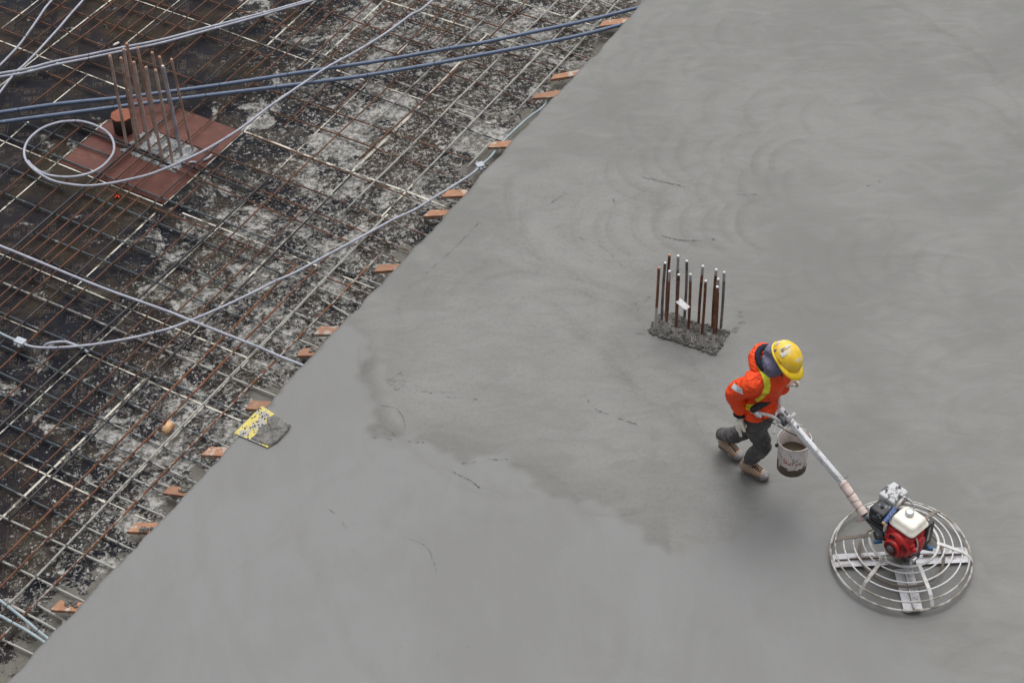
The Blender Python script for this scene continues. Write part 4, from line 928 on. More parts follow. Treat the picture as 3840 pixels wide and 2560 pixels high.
# belt guard with white letters on the far right side
bg = MB(); bg.box(E_(.12, .155, .455), (.05, .10, .25), ER, .018, 3)
bgo = bg.build('belt_guard', simple('black_belt_guard', (.02, .02, .023), .45, dirt=(.10, .10, .10), dsc=14, dthr=(.5, .65)), trowel)
lt = MB(); W3 = .006
def glyph(segs, o, ux, uy, s):
    for a, b in segs:
        A = o+ux*a[0]*s+uy*a[1]*s; B = o+ux*b[0]*s+uy*b[1]*s; d = (B-A).normalized(); n = d.cross(ux.cross(uy)).normalized()*W3*.5
        A = A-d*W3*.3; B = B+d*W3*.3
        lt.add([A-n, B-n, B+n, A+n], [(0, 1, 2, 3)])
Sg = [((1, .9), (0, .9)), ((0, .9), (0, .5)), ((0, .5), (1, .5)), ((1, .5), (1, 0)), ((1, 0), (0, 0))]
Ag = [((0, 0), (.5, 1)), ((.5, 1), (1, 0)), ((.2, .4), (.8, .4))]
Mg = [((0, 0), (0, 1)), ((0, 1), (.5, .4)), ((.5, .4), (1, 1)), ((1, 1), (1, 0))]
Wg = [((0, 1), (.25, 0)), ((.25, 0), (.5, .7)), ((.5, .7), (.75, 0)), ((.75, 0), (1, 1))]
Og = [((0, 0), (1, 0)), ((1, 0), (1, 1)), ((1, 1), (0, 1)), ((0, 1), (0, 0))]
fo = E_(.1462, .128, .555)
for k, gph in enumerate((Sg, Ag, Mg, Wg, Og, Og)): glyph(gph, fo-EZ*(.026*k), -EZ, E2, .020)
fo2 = E_(.185, .0135, .505)
lt.build('guard_lettering', simple('white_lettering', (.75, .75, .75), .6), bgo)
MB().box(P(*S2(1165, 765), .30), (.10, .035, .03), Matrix.Rotation(-.25, 3, 'Z'), .006).build('blue_bracket', M_BLUEP, trowel)
MB().box(P(*S2(650, 700), .27), (.07, .03, .02), Matrix.Rotation(.1, 3, 'Z'), .004).build('blue_bracket', M_BLUEP, trowel)
MB().box(E_(.05, .02, .32), (.18, .18, .03), ER, .012).build('engine_base', M_STEEL, trowel)
pl_ = MB(); pl_.tube(spline([E_(.10, -.0, .55), E_(.155, -.02, .50), E_(.165, -.03, .43)], 5), .008, 6).box(E_(.155, -.045, .44), (.03, .03, .05), ER, .006).box(E_(.17, -.06, .36), (.04, .05, .03), ER, .006)
pl_.build('throttle_linkage', M_CHR, trowel)

# handle
hb = P(*S2(505, 415), .40); hm = P(3153, 1801, .56); ht = P(2930, 1540, 1.06)
d = (ht-hm).normalized()
sideh = d.cross(Vector((0, 0, 1))).normalized(); uph = sideh.cross(d)
RH = Matrix((d, sideh, uph)).transposed(); L = (ht-hm).length
mt_h = simple('scuffed_white_handle', (.78, .79, .82), .4, dirt=(.38, .35, .34), dsc=13, dthr=(.52, .64), damt=.75)
MB().box((ht+hm)/2, (L+.06, .046, .05), RH, .006).build('handle_tube', mt_h, trowel)
M_WRAP = simple('pinkish_tape_wrap', (.66, .54, .50), .65, dirt=(.30, .14, .08), dsc=13, dthr=(.58, .66), damt=.8, bst=.6, bsc=40)
wp = []; wr = []; n = 46
h2 = hm-d*.02
for i in range(n+1):
    t = i/n; wp.append(h2.lerp(hb, t)); wr.append(.036+.0022*(1-abs((t*5.3) % 1*2-1))+.0015*random.random())
wrap = MB().tube(wp, wr, 14).build('tape_wrap', M_WRAP, trowel)
tw = MB()
for t in (.10, .36, .60, .80):
    p = h2.lerp(hb, t); dd = (hb-h2).normalized(); X = dd.orthogonal().normalized(); Y = dd.cross(X)
    tw.tube([p+(X*math.cos(a)+Y*math.sin(a))*.0395+dd*.012*math.sin(a+t*9) for a in [2*pi*k/18 for k in range(18)]], .002, 5, closed=True)
tw.tube(spline([hm+uph*.03, hm+uph*.07+sideh*.02, hm+uph*.10+d*.02, hm+uph*.14-d*.01], 4), .002, 4)
tw.build('tie_wire', M_RUST, wrap)
MB().tube([hb+(h2-hb)*.05, E_(-.10, -.02, .30), T(0, .02, .22)], [.026, .03, .035], 10).build('handle_socket', M_STEEL, trowel)
fl = P(*S2(490, 450), .33)
MB().tube([hb, fl, P(*S2(420, 480), .25)], [.034, .03, .012], 10).build('torn_wrap_end', M_WRAP, trowel)
# labels on the tube
lb = MB()
for t, w_ in ((.045, .045), (.115, .02), (.235, .03)):
    p = ht.lerp(hm, t)+uph*.0265; lb.box(p, (w_, .030, .001), RH)
lb.build('handle_label', simple('dark_label', (.04, .045, .06), .5, dirt=(.6, .6, .6), dsc=55, dthr=(.50, .56)), trowel)
# handlebar loop
zh = 1.07
lf = spline([P(2815, 1541, zh), P(2850, 1549, zh), P(2885, 1557, zh), P(2905, 1566, zh), P(2924, 1580, zh-.05)], 6)
MB().tube(lf, .0135, 10).build('handlebar', M_WHT, trowel)
rf = [P(2915, 1468, 1.13), P(2923, 1505, 1.10), P(2931, 1540, 1.05)]
MB().tube(rf, .0135, 10).build('handlebar', M_WHT, trowel)
MB().tube([P(2824, 1535, 1.12), P(2868, 1507, 1.13), P(2911, 1481, 1.13)], [.028, .034, .028], 12, round_end=True).build('padded_crossbar', simple('black_padding', (.013, .013, .016), .7, dirt=(.05, .05, .055), dsc=12, dthr=(.5, .65)), trowel)
MB().tube([P(2952, 1578, 1.04), P(2982, 1549, 1.08)], .0155, 12).build('height_lever', M_WHT, trowel)
MB().tube(spline([P(2935, 1572, 1.01), P(2918, 1582, 1.01), P(2907, 1600, 1.0), P(2901, 1625, .98)], 5), .0105, 8).build('clutch_lever', M_WHT, trowel)
bk = MB(); bk.box(P(2936, 1574, 1.02), (.10, .05, .05), RH, .008).box(P(2925, 1562, 1.03), (.05, .04, .04), RH, .006).tube([P(2914, 1560, 1.03), P(2946, 1590, 1.0)], .016, 8)
bk.build('handle_bracket', simple('grey_bracket', (.20, .20, .21), .5, metal=.3, dirt=(.06, .055, .05), dsc=20, dthr=(.5, .6)), trowel)
MB().tube(spline([P(2838, 1549, 1.07), P(2855, 1568, 1.02), P(2885, 1579, .93), P(2926, 1600, .90), P(2960, 1621, .86), P(2990, 1634, .84)], 6), .0042, 6).build('throttle_cable', M_BLK, trowel)
MB().box(P(2838, 1552, 1.07), (.05, .03, .025), RH, .005).box(P(2850, 1560, 1.06), (.03, .02, .02), RH, .004).build('throttle_grip', M_CHR, trowel)
MB().tube([P(2990, 1588, .93), P(3003, 1599, .91), P(3008, 1592, .92)], [.010, .012, .009], 8).build('lug', M_WHT, trowel)

# hammer resting across the tank
hq = MB()
h0 = P(*S2(705, 515), .66); h1 = P(*S2(925, 235), .735)
ax = (h1-h0).normalized()
hr = empty('hammer', h0, 'hammer with blue grip lying between the white fuel tank and the black covers', 'hammer')
MB().tube([h0, h0+ax*.012], [.017, .018], 10).build('grip_end', simple('tan_grip_end', (.55, .36, .16), .6), hr)
MB().tube([h0+ax*(.012+.158*k/24) for k in range(25)], [.0185+.0012*(k % 2) for k in range(25)], 12).build('grip', simple('blue_grip', (.035, .085, .26), .6, dirt=(.33, .36, .45), dsc=60, dthr=(.52, .58), damt=.7), hr)
MB().tube([h0+ax*.17, h1], [.0125, .015], 10).build('shaft', simple('steel_shaft', (.42, .38, .36), .4, metal=.4), hr)
sd_ = ax.cross(Vector((0, 0, 1))).normalized()
MB().tube([h1-sd_*.045, h1-sd_*.02, h1, h1+sd_*.03], [.021, .022, .016, .018], 12).tube(spline([h1+sd_*.03, h1+sd_*.07+ax*.0-Vector((0, 0, .005)), h1+sd_*.115-ax*.03-Vector((0, 0, .02))], 5), [.016]*3+[.012]*3+[.008]*3+[.005]*2, 8).build('hammer_head', simple('hammer_steel', (.35, .35, .36), .35, metal=.5, dirt=(.06, .055, .05), dsc=25, dthr=(.5, .6)), hr)

# ================================================================ bucket hanging under the handle
rim = P(2980, 1645, .74); bz = .395
bc = Vector((rim.x, rim.y, bz)); Hh = .74-bz
bucket = empty('bucket', bc, 'white plastic bucket caked with brown mud, hanging from the trowel handle with grey water inside', 'bucket')
def bucket_mat():
    mt, nt, bs = nodes('muddy_bucket'); p = gpos(nt)
    z = nt.nodes.new('ShaderNodeSeparateXYZ'); nt.links.new(p, z.inputs[0]); z = z.outputs[2]
    base = mix(nt, ramp(nt, noise(nt, p, 8, 5, .6), .35, .65), (.60, .53, .50), (.76, .71, .69))
    m1 = mth(nt, 'ADD', noise(nt, p, 7.5, 9, .68, .6), ramp(nt, z, bz+.03, bz+.17, .26, 0))
    f = ramp(nt, m1, .60, .66)
    m2 = mth(nt, 'ADD', noise(nt, p, 17, 7, .72), ramp(nt, z, bz+.08, bz+.34, .11, .05))
    f = mth(nt, 'MAXIMUM', f, mth(nt, 'MULTIPLY', ramp(nt, m2, .645, .73), .75))
    base = mix(nt, f, base, mix(nt, noise(nt, p, 20, 5, .7), (.045, .032, .022), (.13, .095, .065)))
    nt.links.new(base, bs.inputs['Base Color']); bs.inputs['Roughness'].default_value = .6
    bump(nt, bs, f, .4, .004); return mt
M_BKT = bucket_mat(); rt, rb_ = .140, .121
prof = [(.0, 0), (rb_*.9, 0), (rb_, .012)]
def rr_(z): return rb_+(rt-.010-rb_)*z/Hh
prof += [(rr_(z), z) for z in (.05, .10, .15, .20, .25)]
for z in (.262, .287, .310): prof += [(rr_(z), z-.004), (rr_(z)+.010, z-.002), (rr_(z)+.010, z+.004), (rr_(z)+.001, z+.006)]
prof += [(rt-.008, Hh-.012), (rt+.002, Hh-.008), (rt+.004, Hh-.002), (rt, Hh), (rt-.007, Hh-.002), (rt-.012, Hh-.03), (rr_(.1)-.006, .1), (rb_-.006, .01), (0, .01)]
MB().lathe(bc, prof, 56).build('bucket_body', M_BKT, bucket)
MB().ring((bc.x, bc.y, .74), rt-.001, .0042, 56, 8).build('bucket_rim', simple('clean_rim', (.74, .68, .62), .5, dirt=(.36, .26, .19), dsc=9, dthr=(.55, .68)), bucket)
wt = MB().lathe((bc.x, bc.y, bz+.185), [(0, 0), (rr_(.185)-.007, 0)], 48)
mt, nt_, bs = nodes('murky_water'); bs.inputs['Base Color'].default_value = (.075, .062, .042, 1); bs.inputs['Roughness'].default_value = .08
wt.build('water', mt, bucket)
M_BAIL = simple('bail_wire', (.50, .48, .45), .5)
ear = [bc+Vector((math.cos(a)*(rt+.008), math.sin(a)*(rt+.008), Hh-.05)) for a in (math.radians(8), math.radians(188))]
hang = ht.lerp(hm, .20); topb = Vector((hang.x, hang.y, hang.z+.03))
MB().tube(spline([ear[0], ear[0].lerp(topb, .5)+Vector((.03, 0, .02)), topb+sideh*.02, topb-sideh*.02, ear[1].lerp(topb, .5)+Vector((-.03, 0, .02)), ear[1]], 8), .003, 6).build('bail', M_BAIL, bucket)
for e in ear: MB().ell(e, (.013, .013, .018)).build('bail_ear', M_BLK, bucket)
# red lettering on the side facing out
lt = MB(); W3 = .0065
def curved(segs, a_c, z0, s, sx=1.0):
    for a, b in segs:
        k = 4
        for i in range(k):
            q0 = Vector(a).lerp(Vector(b), i/k); q1 = Vector(a).lerp(Vector(b), (i+1)/k); dd = (Vector(b)-Vector(a)).normalized(); nn = Vector((-dd.y, dd.x))*W3/2/s
            vs = []
            for q_, sg in ((q0-dd*.1, -1), (q1+dd*.1, -1), (q1+dd*.1, 1), (q0-dd*.1, 1)):
                w2 = q_+nn*sg; zz = z0+w2.y*s; rad = rr_(zz-bz)+.0012; an = a_c+w2.x*s*sx/rad
                vs.append(Vector((bc.x+math.cos(an)*rad, bc.y+math.sin(an)*rad, zz)))
            lt.add(vs, [(0, 1, 2, 3)])
low = {'b': [((0, 0), (0, 1.5)), ((0, 1), (.7, .9)), ((.7, .9), (.7, .1)), ((.7, .1), (0, 0))], 'n': [((0, 0), (0, 1)), ((0, 1), (.6, .9)), ((.6, .9), (.6, 0))], 'a': [((0, .9), (.6, .9)), ((.6, .9), (.6, 0)), ((.6, 0), (0, 0)), ((0, 0), (0, .5)), ((0, .5), (.6, .5))], 'x': [((0, 0), (.65, 1)), ((0, 1), (.65, 0))], 'r': [((0, 0), (0, 1)), ((0, .8), (.5, 1))]}
for k, (ch, dx) in enumerate((('b', -.105), ('r', -.060), ('r', -.032), ('a', -.004), ('x', .024))):
    s = .034 if ch == 'b' else .023
    curved(low[ch], math.radians(-84)+dx/.125, bz+.155 if ch != 'b' else bz+.165, s)
lt.build('bucket_lettering', simple('faded_red_print', (.50, .05, .04), .7, dirt=(.5, .42, .38), dsc=22, dthr=(.50, .60), damt=.8), bucket)

# ================================================================ the worker
FW = Vector((.62, -.785, 0)).normalized(); RT = Vector((FW.y, -FW.x, 0)); Z1 = Vector((0, 0, 1))
PB = P(2845, 1560, .89)
base_p = Vector((2.03, 11.45, 0))
person = empty('person', base_p, 'person in orange hi-vis jacket, yellow hard hat and tan boots pushing the trowel', 'person')
M_SKIN = simple('skin', (.36, .20, .14), .55)
M_ORG = simple('orange_jacket_cloth', (.92, .068, .003), .66, dirt=(.70, .075, .012), dsc=9, dthr=(.56, .75), damt=.6, bst=.35, bsc=55)
M_YST = simple('yellow_reflective_tape', (.78, .80, .04), .4, bst=.1)
M_SST = simple('silver_reflective_tape', (.60, .62, .66), .3, bst=.1)
M_TRO = simple('dark_grey_trousers', (.085, .080, .080), .85, dirt=(.20, .19, .185), dsc=8, dthr=(.48, .66), damt=.7, bst=.5, bsc=45)
M_BOOT = simple('tan_boot_leather', (.40, .255, .165), .75, dirt=(.36, .32, .29), dsc=14, dthr=(.42, .62), damt=.8)
M_SOLE = simple('muddy_sole', (.15, .12, .10), .85, dirt=(.27, .25, .23), dsc=22, dthr=(.5, .6))
M_CAP = simple('worn_toe_cap', (.20, .21, .225), .6, dirt=(.40, .33, .28), dsc=26, dthr=(.52, .62))
M_GLV = simple('cream_work_glove', (.70, .66, .58), .8, dirt=(.40, .35, .29), dsc=20, dthr=(.58, .70), damt=.7)
M_HOOD = simple('grey_violet_hood', (.155, .15, .225), .85, bst=.3)
M_NAVY = simple('navy_lining', (.008, .012, .032), .85)
M_HAT = simple('yellow_hard_hat', (.86, .56, .03), .36, dirt=(.66, .62, .55), dsc=13, dthr=(.53, .60), damt=.7, bst=.1, bsc=30)
M_HATB = simple('yellow_brim', (.88, .60, .012), .35, bst=.05)

rhip, lhip = PB+RT*.070, PB-RT*.085
fkn = P(2852, 1664, .50); fan = P(2812, 1742, .10); rkn = P(2770, 1615, .50); ran = P(2712, 1652, .14)
# which leg is in front: his left (far side) stays behind, his right steps forward
neck = P(2888, 1378, 1.46); chest = P(2868, 1432, 1.23); waist = P(2853, 1512, 1.00)
rsh = neck+RT*.165-Z1*.055-FW*.02; lsh = neck-RT*.14-Z1*.08
relb = P(2757, 1476, 1.17); rwr = P(2779, 1546, .97); lelb = neck-RT*.17-Z1*.34-FW*.02; lwr = P(2934, 1446, 1.16)
head = P(2940, 1342, 1.585)
hz = (P(2960, 1300, 1.70)-P(2940, 1350, 1.57)).normalized()
def creased(mt, sc, st, dist):
    """cloth creases: stretched ridged noise in the bump"""
    nt = mt.node_tree; bs = nt.nodes['Principled BSDF']; p = gpos(nt)
    a = noise(nt, scaled(nt, p, (1, 1, 2.2)), sc, 3, .5, 1.6); r = mth(nt, 'ABSOLUTE', mth(nt, 'SUBTRACT', a, .5))
    b = noise(nt, p, 90, 3, .6)
    for l in list(bs.inputs['Normal'].links): nt.links.remove(l)
    bump(nt, bs, mth(nt, 'ADD', mth(nt, 'MULTIPLY', ramp(nt, r, 0, .12), 1.0), mth(nt, 'MULTIPLY', b, .08)), st, dist)
creased(M_ORG, 4.2, .5, .014); creased(M_TRO, 6, .6, .014); creased(M_HOOD, 6, .35, .008)
# body: one continuous surface under the clothes
b = MB()
b.tube([PB-Z1*.08, PB, waist, chest, neck-Z1*.06], [.05, .08, .10, .14, .10], 20, side=RT, squash=[.75, .78, .75, .72, .8])
b.tube([neck-Z1*.09, neck+Z1*.02, head-Z1*.03], [.065, .058, .055], 14)
hf = (FW-Z1*.55).normalized(); hu = (hz-hf*hz.dot(hf)).normalized(); hs_ = hf.cross(hu)
RH2 = Matrix((hf, hs_, hu)).transposed()
b.ell(head, (.098, .076, .118), RH2); b.ell(head+hf*.045-hu*.055, (.045, .05, .055), RH2)
b.ell(head+hf*.104-hu*.018, (.016, .012, .022), RH2)              # nose
b.ell(head+hf*.083-hu*.067, (.014, .026, .008), RH2)              # lips
for s in (-1, 1):
    b.ell(head+hs_*.077*s-hu*.012, (.017, .010, .030), RH2)       # ears
    b.ell(head+hf*.082+hs_*.033*s+hu*.018, (.014, .02, .009), RH2)  # brow
for a, e, w_ in ((rsh, relb, rwr), (lsh, lelb, lwr)): b.tube([a, a.lerp(e, .5), e, e.lerp(w_, .5), w_], [.06, .05, .043, .038, .028], 12)
for a, k_, n_ in ((rhip, fkn, fan), (lhip, rkn, ran)): b.tube([a, a.lerp(k_, .5), k_, k_.lerp(n_, .4), n_], [.06, .06, .05, .045, .034], 12)
b.build('body', M_SKIN, person, remesh=.009, smooth=3)
ey = MB()
for s in (-1, 1): ey.ell(head+hf*.088+hs_*.032*s+hu*.0, (.010, .012, .007), RH2, 10, 8)
ey.build('eyes', simple('eye', (.05, .035, .03), .25), person)

# trousers
t = MB()
t.tube([PB+Z1*.10, PB-Z1*.02, PB-Z1*.10], [.13, .138, .115], 20, side=RT, squash=.80)
def leg(hip, kn, an, out):
    t.tube(spline([hip-Z1*.02, hip.lerp(kn, .45)+out*.3, kn+out, kn.lerp(an, .45), an+Z1*.08, an+Z1*.055], 5), list(np.interp(np.linspace(0, 1, 26), [0, .2, .4, .6, .8, 1], [.098, .086, .073, .068, .062, .072])), 16)
leg(rhip+RT*.0, fkn, fan, FW*.025); leg(lhip, rkn, ran, FW*.02-Z1*.01)
tro_ = t.build('trousers', M_TRO, person, remesh=.009, smooth=4, disp=((.12, .028), (.045, .012)))

# jacket with sleeves
j = MB()
hem = PB+FW*.01+Z1*.055
j.tube([hem, PB+Z1*.09, waist, P(2862, 1468, 1.12), chest, neck-Z1*.10, neck-Z1*.02, neck+Z1*.01], [.150, .158, .160, .168, .182, .180, .12, .08], 26, side=RT, squash=[.86, .84, .80, .80, .80, .74, .80, .9])
j.tube(spline([rsh+Z1*.0-RT*.04, rsh+RT*.03-Z1*.04, rsh.lerp(relb, .55)+RT*.012, relb+RT*.0, relb.lerp(rwr, .5), rwr+Z1*.02], 5), list(np.interp(np.linspace(0, 1, 26), [0, .2, .4, .6, .8, 1], [.088, .088, .082, .080, .070, .066])), 16)
j.tube(spline([lsh+RT*.04, lsh-RT*.03-Z1*.04, lsh.lerp(lelb, .55), lelb, lelb.lerp(lwr, .5), lwr-(lwr-lelb).normalized()*.04], 5), list(np.interp(np.linspace(0, 1, 26), [0, .2, .4, .6, .8, 1], [.09, .09, .08, .075, .065, .055])), 16)
j.tube([rsh-Z1*.01, rsh.lerp(neck, .5)-Z1*.03, neck-Z1*.05, lsh.lerp(neck, .5)-Z1*.04, lsh], [.078, .095, .10, .09, .07], 16)
# thrown-back hood: fat roll round the neck, high at the back
nb = neck+Z1*.06-FW*.015
hup = (Z1*.80+FW*.60).normalized(); hfw = (FW-hup*FW.dot(hup)).normalized(); hsd = hup.cross(hfw)
def hoodpt(a, ra, rb, up=0): return nb+hfw*math.cos(a)*ra+hsd*math.sin(a)*rb+hup*up
rp = []; rr2 = []
for k in range(28):
    a = 2*pi*k/28; back = (1-math.cos(a))/2
    rp.append(hoodpt(a, .112, .108, -.060+.015*back)+hfw*.005*back); rr2.append(.030+.024*back)
j.tube(rp, rr2, 12, side=hup, closed=True)
j.tube([neck-FW*.09-Z1*.12, neck-FW*.11-Z1*.02, nb-hfw*.115+hup*.0], [.085, .085, .055], 14, side=RT, squash=.7)
jk = j.build('jacket', M_ORG, person, remesh=.005, smooth=4, disp=((.13, .026), (.05, .012)))
# reflective tape: faces of the jacket that lie under each strip
for m_ in (M_YST, M_SST): jk.data.materials.append(m_)
def band_poly(pts3, wdt, mi, facing=None, maxd=.075):
    for p_ in jk.data.polygons:
        c = p_.center+base_p
        if facing is not None and p_.normal.dot(facing) < -.15: continue
        for a, b_ in zip(pts3[:-1], pts3[1:]):
            dd = b_-a; L = dd.length; tt = (c-a).dot(dd)/L/L
            if not (-.02 <= tt <= 1.02): continue
            q = a+dd*tt; off = c-q
            cam_d_ = (Vector((0, 0, H))-q).normalized() if facing is None else facing
            lat = dd.normalized().cross(cam_d_)
            if abs(off.dot(lat.normalized())) < wdt/2 and off.length < maxd+wdt: p_.material_index = mi; break
C1 = lambda x, y: (2640+x*.4082, 1220+y*.4082)
def onjk(x, y, z0=1.9):
    """the point of the jacket seen at this place of the photograph"""
    o_ = Vector((0, 0, H)); q = P(*C1(x, y), 1.0); d_ = (q-o_).normalized()
    ok, loc, nrm_, idx_ = jk.ray_cast(o_-base_p, d_)
    return (loc+base_p) if ok else None
def band(pix, wdt, mi):
    pts = [onjk(*q) for q in pix]; pts = [p for p in pts if p is not None]
    if len(pts) > 1: band_poly(pts, wdt, mi, facing=Vector((-.15, -.75, .6)).normalized())
band([(508, 352), (535, 400), (560, 450), (575, 500), (583, 545), (576, 590), (560, 632)], .050, 1)
band([(548, 640), (520, 668), (478, 694)], .030, 1)
band([(386, 745), (420, 752), (455, 748), (500, 732)], .046, 1)
band([(262, 552), (300, 580), (352, 605)], .048, 2)
# cuffs, zip and drawcord
M_BLKC = simple('black_cloth', (.010, .010, .012), .8)
cf = MB(); dw = (rwr-relb).normalized(); cf.tube([rwr-dw*.0, rwr+dw*.018], [.068, .058], 16); cf.build('cuff', M_BLKC, person)
zp = MB()
for q in (((628, 405), (665, 428), (700, 436), (722, 428)), ((712, 432), (716, 452), (722, 470))):
    pp = [onjk(*a) for a in q]; pp = [p+Vector((-.1, -.7, .6))*.004 for p in pp if p is not None]
    if len(pp) > 1: zp.tube(pp, .0045, 6)
if zp.v: zp.build('zip', M_BLKC, person)
# navy lining and grey under-hood
nv = MB(); rp = []
for k in range(13, 29-4):
    a = pi*(.30+1.40*(k-13)/11); rp.append(hoodpt(a, .112, .100, .006)-hfw*.010)
nv.tube(rp, [.018+.010*math.sin(pi*i/(len(rp)-1)) for i in range(len(rp))], 10, side=hup); nv.build('hood_lining', M_NAVY, person, remesh=.008, smooth=2)
gh = MB(); gh.ell(head-hf*.022-hu*.005, (.118, .104, .135), RH2); gh.tube([neck+Z1*.0, neck+Z1*.06+FW*.02, head-hu*.06], [.10, .108, .10], 18)
gh.ell(head-hf*.085-hu*.035, (.075, .095, .10), RH2); gh.ell(head+hf*.045-hu*.075, (.055, .07, .05), RH2)
gh.build('under_hood', M_HOOD, person, remesh=.008, smooth=2, disp=((.10, .028), (.05, .010)))

# gloves: palm, five separate fingers
def glove(wr, dirp, palm_n, curls, name, thumb_side, spread=.0):
    """dirp: knuckle direction; palm_n: palm normal (towards the inside)"""
    d = dirp.normalized(); n_ = (palm_n-d*palm_n.dot(d)).normalized(); s_ = d.cross(n_)*thumb_side
    g = MB(); g.tube([wr-d*.035, wr, wr+d*.03], [.040, .038, .036], 14, side=s_, squash=.8)
    g.tube([wr+d*.01, wr+d*.045, wr+d*.092], [.038, .055, .054], 14, side=s_, squash=.55, round_end=True)
    L_ = (.074, .082, .077, .060)
    for i, (L0, cu) in enumerate(zip(L_, curls)):
        k0 = wr+d*.090+s_*(.040-.0265*i); dd = (d+s_*spread*(1.5-i)*.5).normalized(); pts = [k0-d*.02, k0]; ang = 0
        for j_, fr in enumerate((.46, .30, .24)):
            ang += cu[j_]; v = dd*math.cos(ang)+n_*math.sin(ang); pts.append(pts[-1]+v*L0*fr)
        g.tube(pts, [.0155, .0155, .015, .0142, .0125], 9, round_end=True)
    tb = wr+d*.032+s_*.036; ts = (s_*.75+d*.6+n_*.25).normalized(); te = (s_*.25+d*.85+n_*.45).normalized()
    g.tube([tb-ts*.02, tb+ts*.026, tb+ts*.03+te*.026, tb+ts*.03+te*.052], [.0185, .018, .016, .014], 9, round_end=True)
    return g.build(name, M_GLV, person, remesh=.0045, smooth=1)
tipd = (P(2768, 1616, .80)-rwr).normalized()
glove(rwr+tipd*.035, tipd, FW*.5-RT*.75, [(.15, .15, .1), (1.1, 1.2, .6), (1.25, 1.2, .6), (1.25, 1.2, .6)], 'glove', 1)
ld = (P(2968, 1424, 1.21)-lwr).normalized()
glove(lwr, ld, -Z1*.6+FW*.5, [(.5, .9, .5), (.8, 1.0, .5), (1.0, 1.1, .5), (1.1, 1.1, .5)], 'glove', -1, .15)

# boots
def boot(heel, toe, roll=0.0):
    hv = Vector(heel); tv = Vector(toe); fx = (tv-hv); L = fx.length; fx.normalize(); fy = Z1.cross(fx).normalized(); fz = fx.cross(fy)
    R = Matrix((fx, fy, fz)).transposed()
    def B(x, y, z): return hv+R @ Vector((x, y, z))
    o0 = hv.copy(); root_ = bpy.data.objects.new('boot', None); C.objects.link(root_); root_.parent = person; root_.location = o0-base_p
    outl = [(0, -.034), (-.012, 0), (0, .034), (.06, .036), (.12, .036), (.19, .052), (.24, .050), (.275, .034), (.288, 0), (.275, -.032), (.24, -.048), (.19, -.050), (.12, -.036), (.06, -.036)]
    k = L/.276; so = MB(); n = len(outl)
    rows = [(0, .95), (.010, 1.0), (.022, 1.0), (.028, .93)]
    vs = [B(.138*k+(x-.138)*k*sc__, y*sc__, z-.012*(0 if not (.07 < x < .13) else 0)) for z, sc__ in rows for x, y in outl]
    fs = [(i*n+q, i*n+(q+1) % n, (i+1)*n+(q+1) % n, (i+1)*n+q) for i in range(3) for q in range(n)]+[tuple(range(n-1, -1, -1)), tuple(3*n+q for q in range(n))]
    so.add(vs, fs, True); so.build('sole', M_SOLE, root_)
    up = MB()
    up.tube([B(.012*k, 0, .075), B(.06*k, 0, .080), B(.11*k, 0, .078), B(.165*k, 0, .064), B(.215*k, 0, .054), B(.262*k, 0, .045)], [.046, .052, .052, .052, .050, .036], 16, side=fy, squash=[1.15, 1.1, 1.0, .80, .70, .62], round_end=True)
    up.tube([B(.045*k, 0, .07), B(.052*k, 0, .12), B(.055*k, 0, .175)], [.052, .052, .054], 16)
    up.build('boot_upper', M_BOOT, root_, remesh=.006, smooth=3, disp=((.05, .006),))
    tc = MB(); tc.ell(B(.236*k, 0, .045), (.050, .050, .036), R); tc.build('toe_cap', M_CAP, root_)
    lc = MB()
    for q in range(6):
        x = .098+.020*q; z = .143-.0082*q
        lc.tube([B(x*k, -.028, z-.012), B(x*k+.004, 0, z+.004), B(x*k+.008, .028, z-.012)], .0038, 5)
        lc.tube([B(x*k+.008, -.026, z-.014), B(x*k, .026, z-.010)], .0034, 5)
    lc.tube([B(.08*k, .0, .14), B(.10*k, .03, .15), B(.12*k, .045, .12)], .003, 5); lc.tube([B(.08*k, .0, .14), B(.10*k, -.03, .148), B(.125*k, -.042, .118)], .003, 5)
    lc.build('laces', M_BLKC, root_)
boot(P(2786, 1764, .004), P(2876, 1798, .006)); hb_ = P(2700, 1668, .05); boot(hb_, P(2775, 1724, .010))

# hard hat
HC = head+hu*.025+hf*.006
ha = MB(); nr, ns = 14, 40; vs = []
def hatp(th, a, inner=0):
    r = math.sin(th); x = math.cos(a)*(.142-inner)*r; y = math.sin(a)*(.118-inner)*r; z = math.cos(th)*(.125-inner)
    rid = max(0, 1-abs(y)/.018)*.010*(1 if not inner else 0)
    if .030 < abs(y) < .045 and th < 1.3: rid += .0025
    return HC+RH2 @ Vector((x*(1.03 if math.cos(a) > 0 else 1), y, z+rid*math.cos(th)*1.0))
ths = [.02+(pi/2-.02)*i/nr for i in range(nr+1)]
for th in ths:
    for k in range(ns): vs.append(hatp(th, 2*pi*k/ns))
for th in reversed(ths):
    for k in range(ns): vs.append(hatp(th, 2*pi*k/ns, .004)-hu*.0005)
N = 2*(nr+1)
fs = [(i*ns+k, i*ns+(k+1) % ns, (i+1)*ns+(k+1) % ns, (i+1)*ns+k) for i in range(N-1) for k in range(ns)]+[tuple(range(ns-1, -1, -1)), tuple((N-1)*ns+k for k in range(ns))]
ha.add(vs, fs, True); hat_root = bpy.data.objects.new('hard_hat', None); C.objects.link(hat_root); hat_root.parent = person; hat_root.location = HC-base_p
ha.build('shell', M_HAT, hat_root)
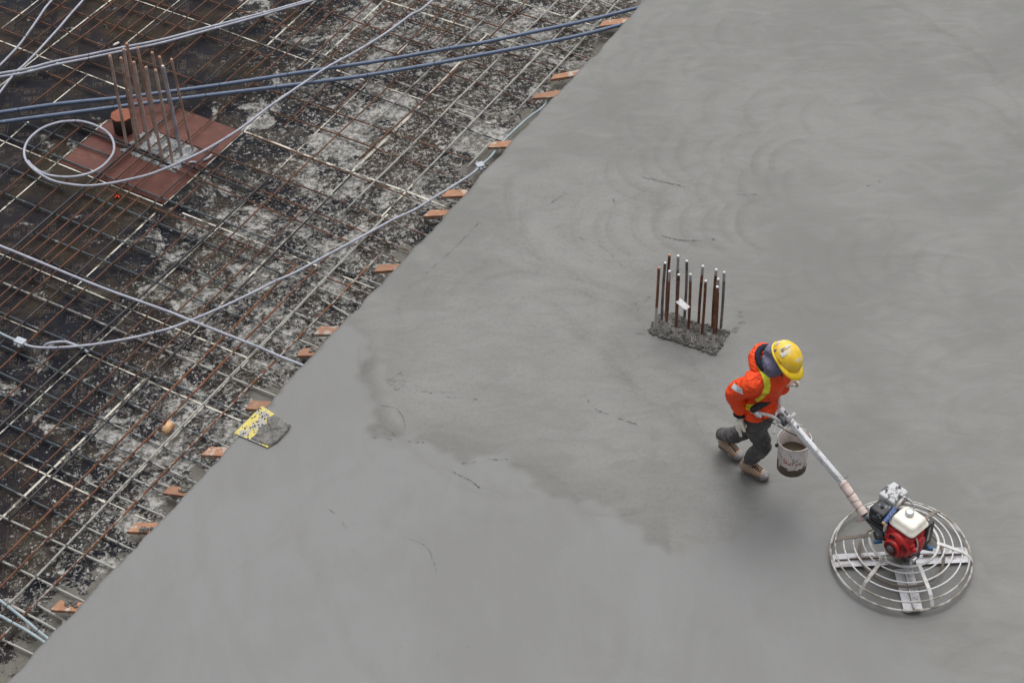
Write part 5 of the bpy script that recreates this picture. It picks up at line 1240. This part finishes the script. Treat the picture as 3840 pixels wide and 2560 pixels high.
br = MB(); vs = []; ns2 = 48
for k in range(ns2):
    a = 2*pi*k/ns2; f = max(0, math.cos(a)); ext = .008+.056*(f**1.6)
    x, y = math.cos(a)*.144, math.sin(a)*.118; nx = Vector((math.cos(a)/.144, math.sin(a)/.118)).normalized()
    for e, z in ((-.006, .007), (ext*.5, .001), (ext, -.006-.012*f), (ext, -.0095-.012*f), (ext*.5, -.003), (-.006, -.001)):
        vs.append(HC+RH2 @ Vector((x+nx.x*e, y+nx.y*e, z)))
fs = [(k*6+q, ((k+1) % ns2)*6+q, ((k+1) % ns2)*6+(q+1) % 6, k*6+(q+1) % 6) for k in range(ns2) for q in range(6)]
br.add(vs, fs, True); br.build('brim', M_HATB, hat_root)
def sticker(th, a, w_, h_, mt, name):
    c = hatp(th, a); n_ = (c-HC).normalized(); X = hf.cross(n_).normalized(); Y = n_.cross(X)
    MB().box(c+n_*.0012, (w_*1.25, h_*1.25, .003), Matrix((X, Y, n_)).transposed(), .001).build(name, mt, hat_root)
# his right-hand side of the hat faces the camera
sgn = 1 if RH2.col[1].dot(Vector((0, -1, 0))) > 0 else -1
sticker(.95, sgn*1.75, .036, .030, simple('silver_sticker', (.62, .63, .62), .5, dirt=(.1, .1, .1), dsc=70, dthr=(.56, .62)), 'sticker')
sticker(.88, sgn*2.08, .022, .024, simple('dark_sticker', (.16, .13, .10), .6, dirt=(.4, .35, .3), dsc=70, dthr=(.5, .6)), 'sticker')
sticker(1.25, sgn*2.7, .030, .022, simple('torn_sticker', (.60, .58, .52), .7), 'sticker')
sticker(.55, sgn*2.4, .040, .020, simple('torn_sticker', (.60, .58, .52), .7), 'sticker')
sl = MB()
for a, L_ in ((1.55, .045), (.75, .022)):
    c = hatp(1.38, sgn*a); n_ = (c-HC).normalized(); X = hu.cross(n_).normalized(); sl.box(c+n_*.003, (L_, .012, .012), Matrix((X, n_, X.cross(n_))).transposed(), .003)
sl.build('slot', simple('yellow_slot', (.5, .3, .03), .5), hat_root)
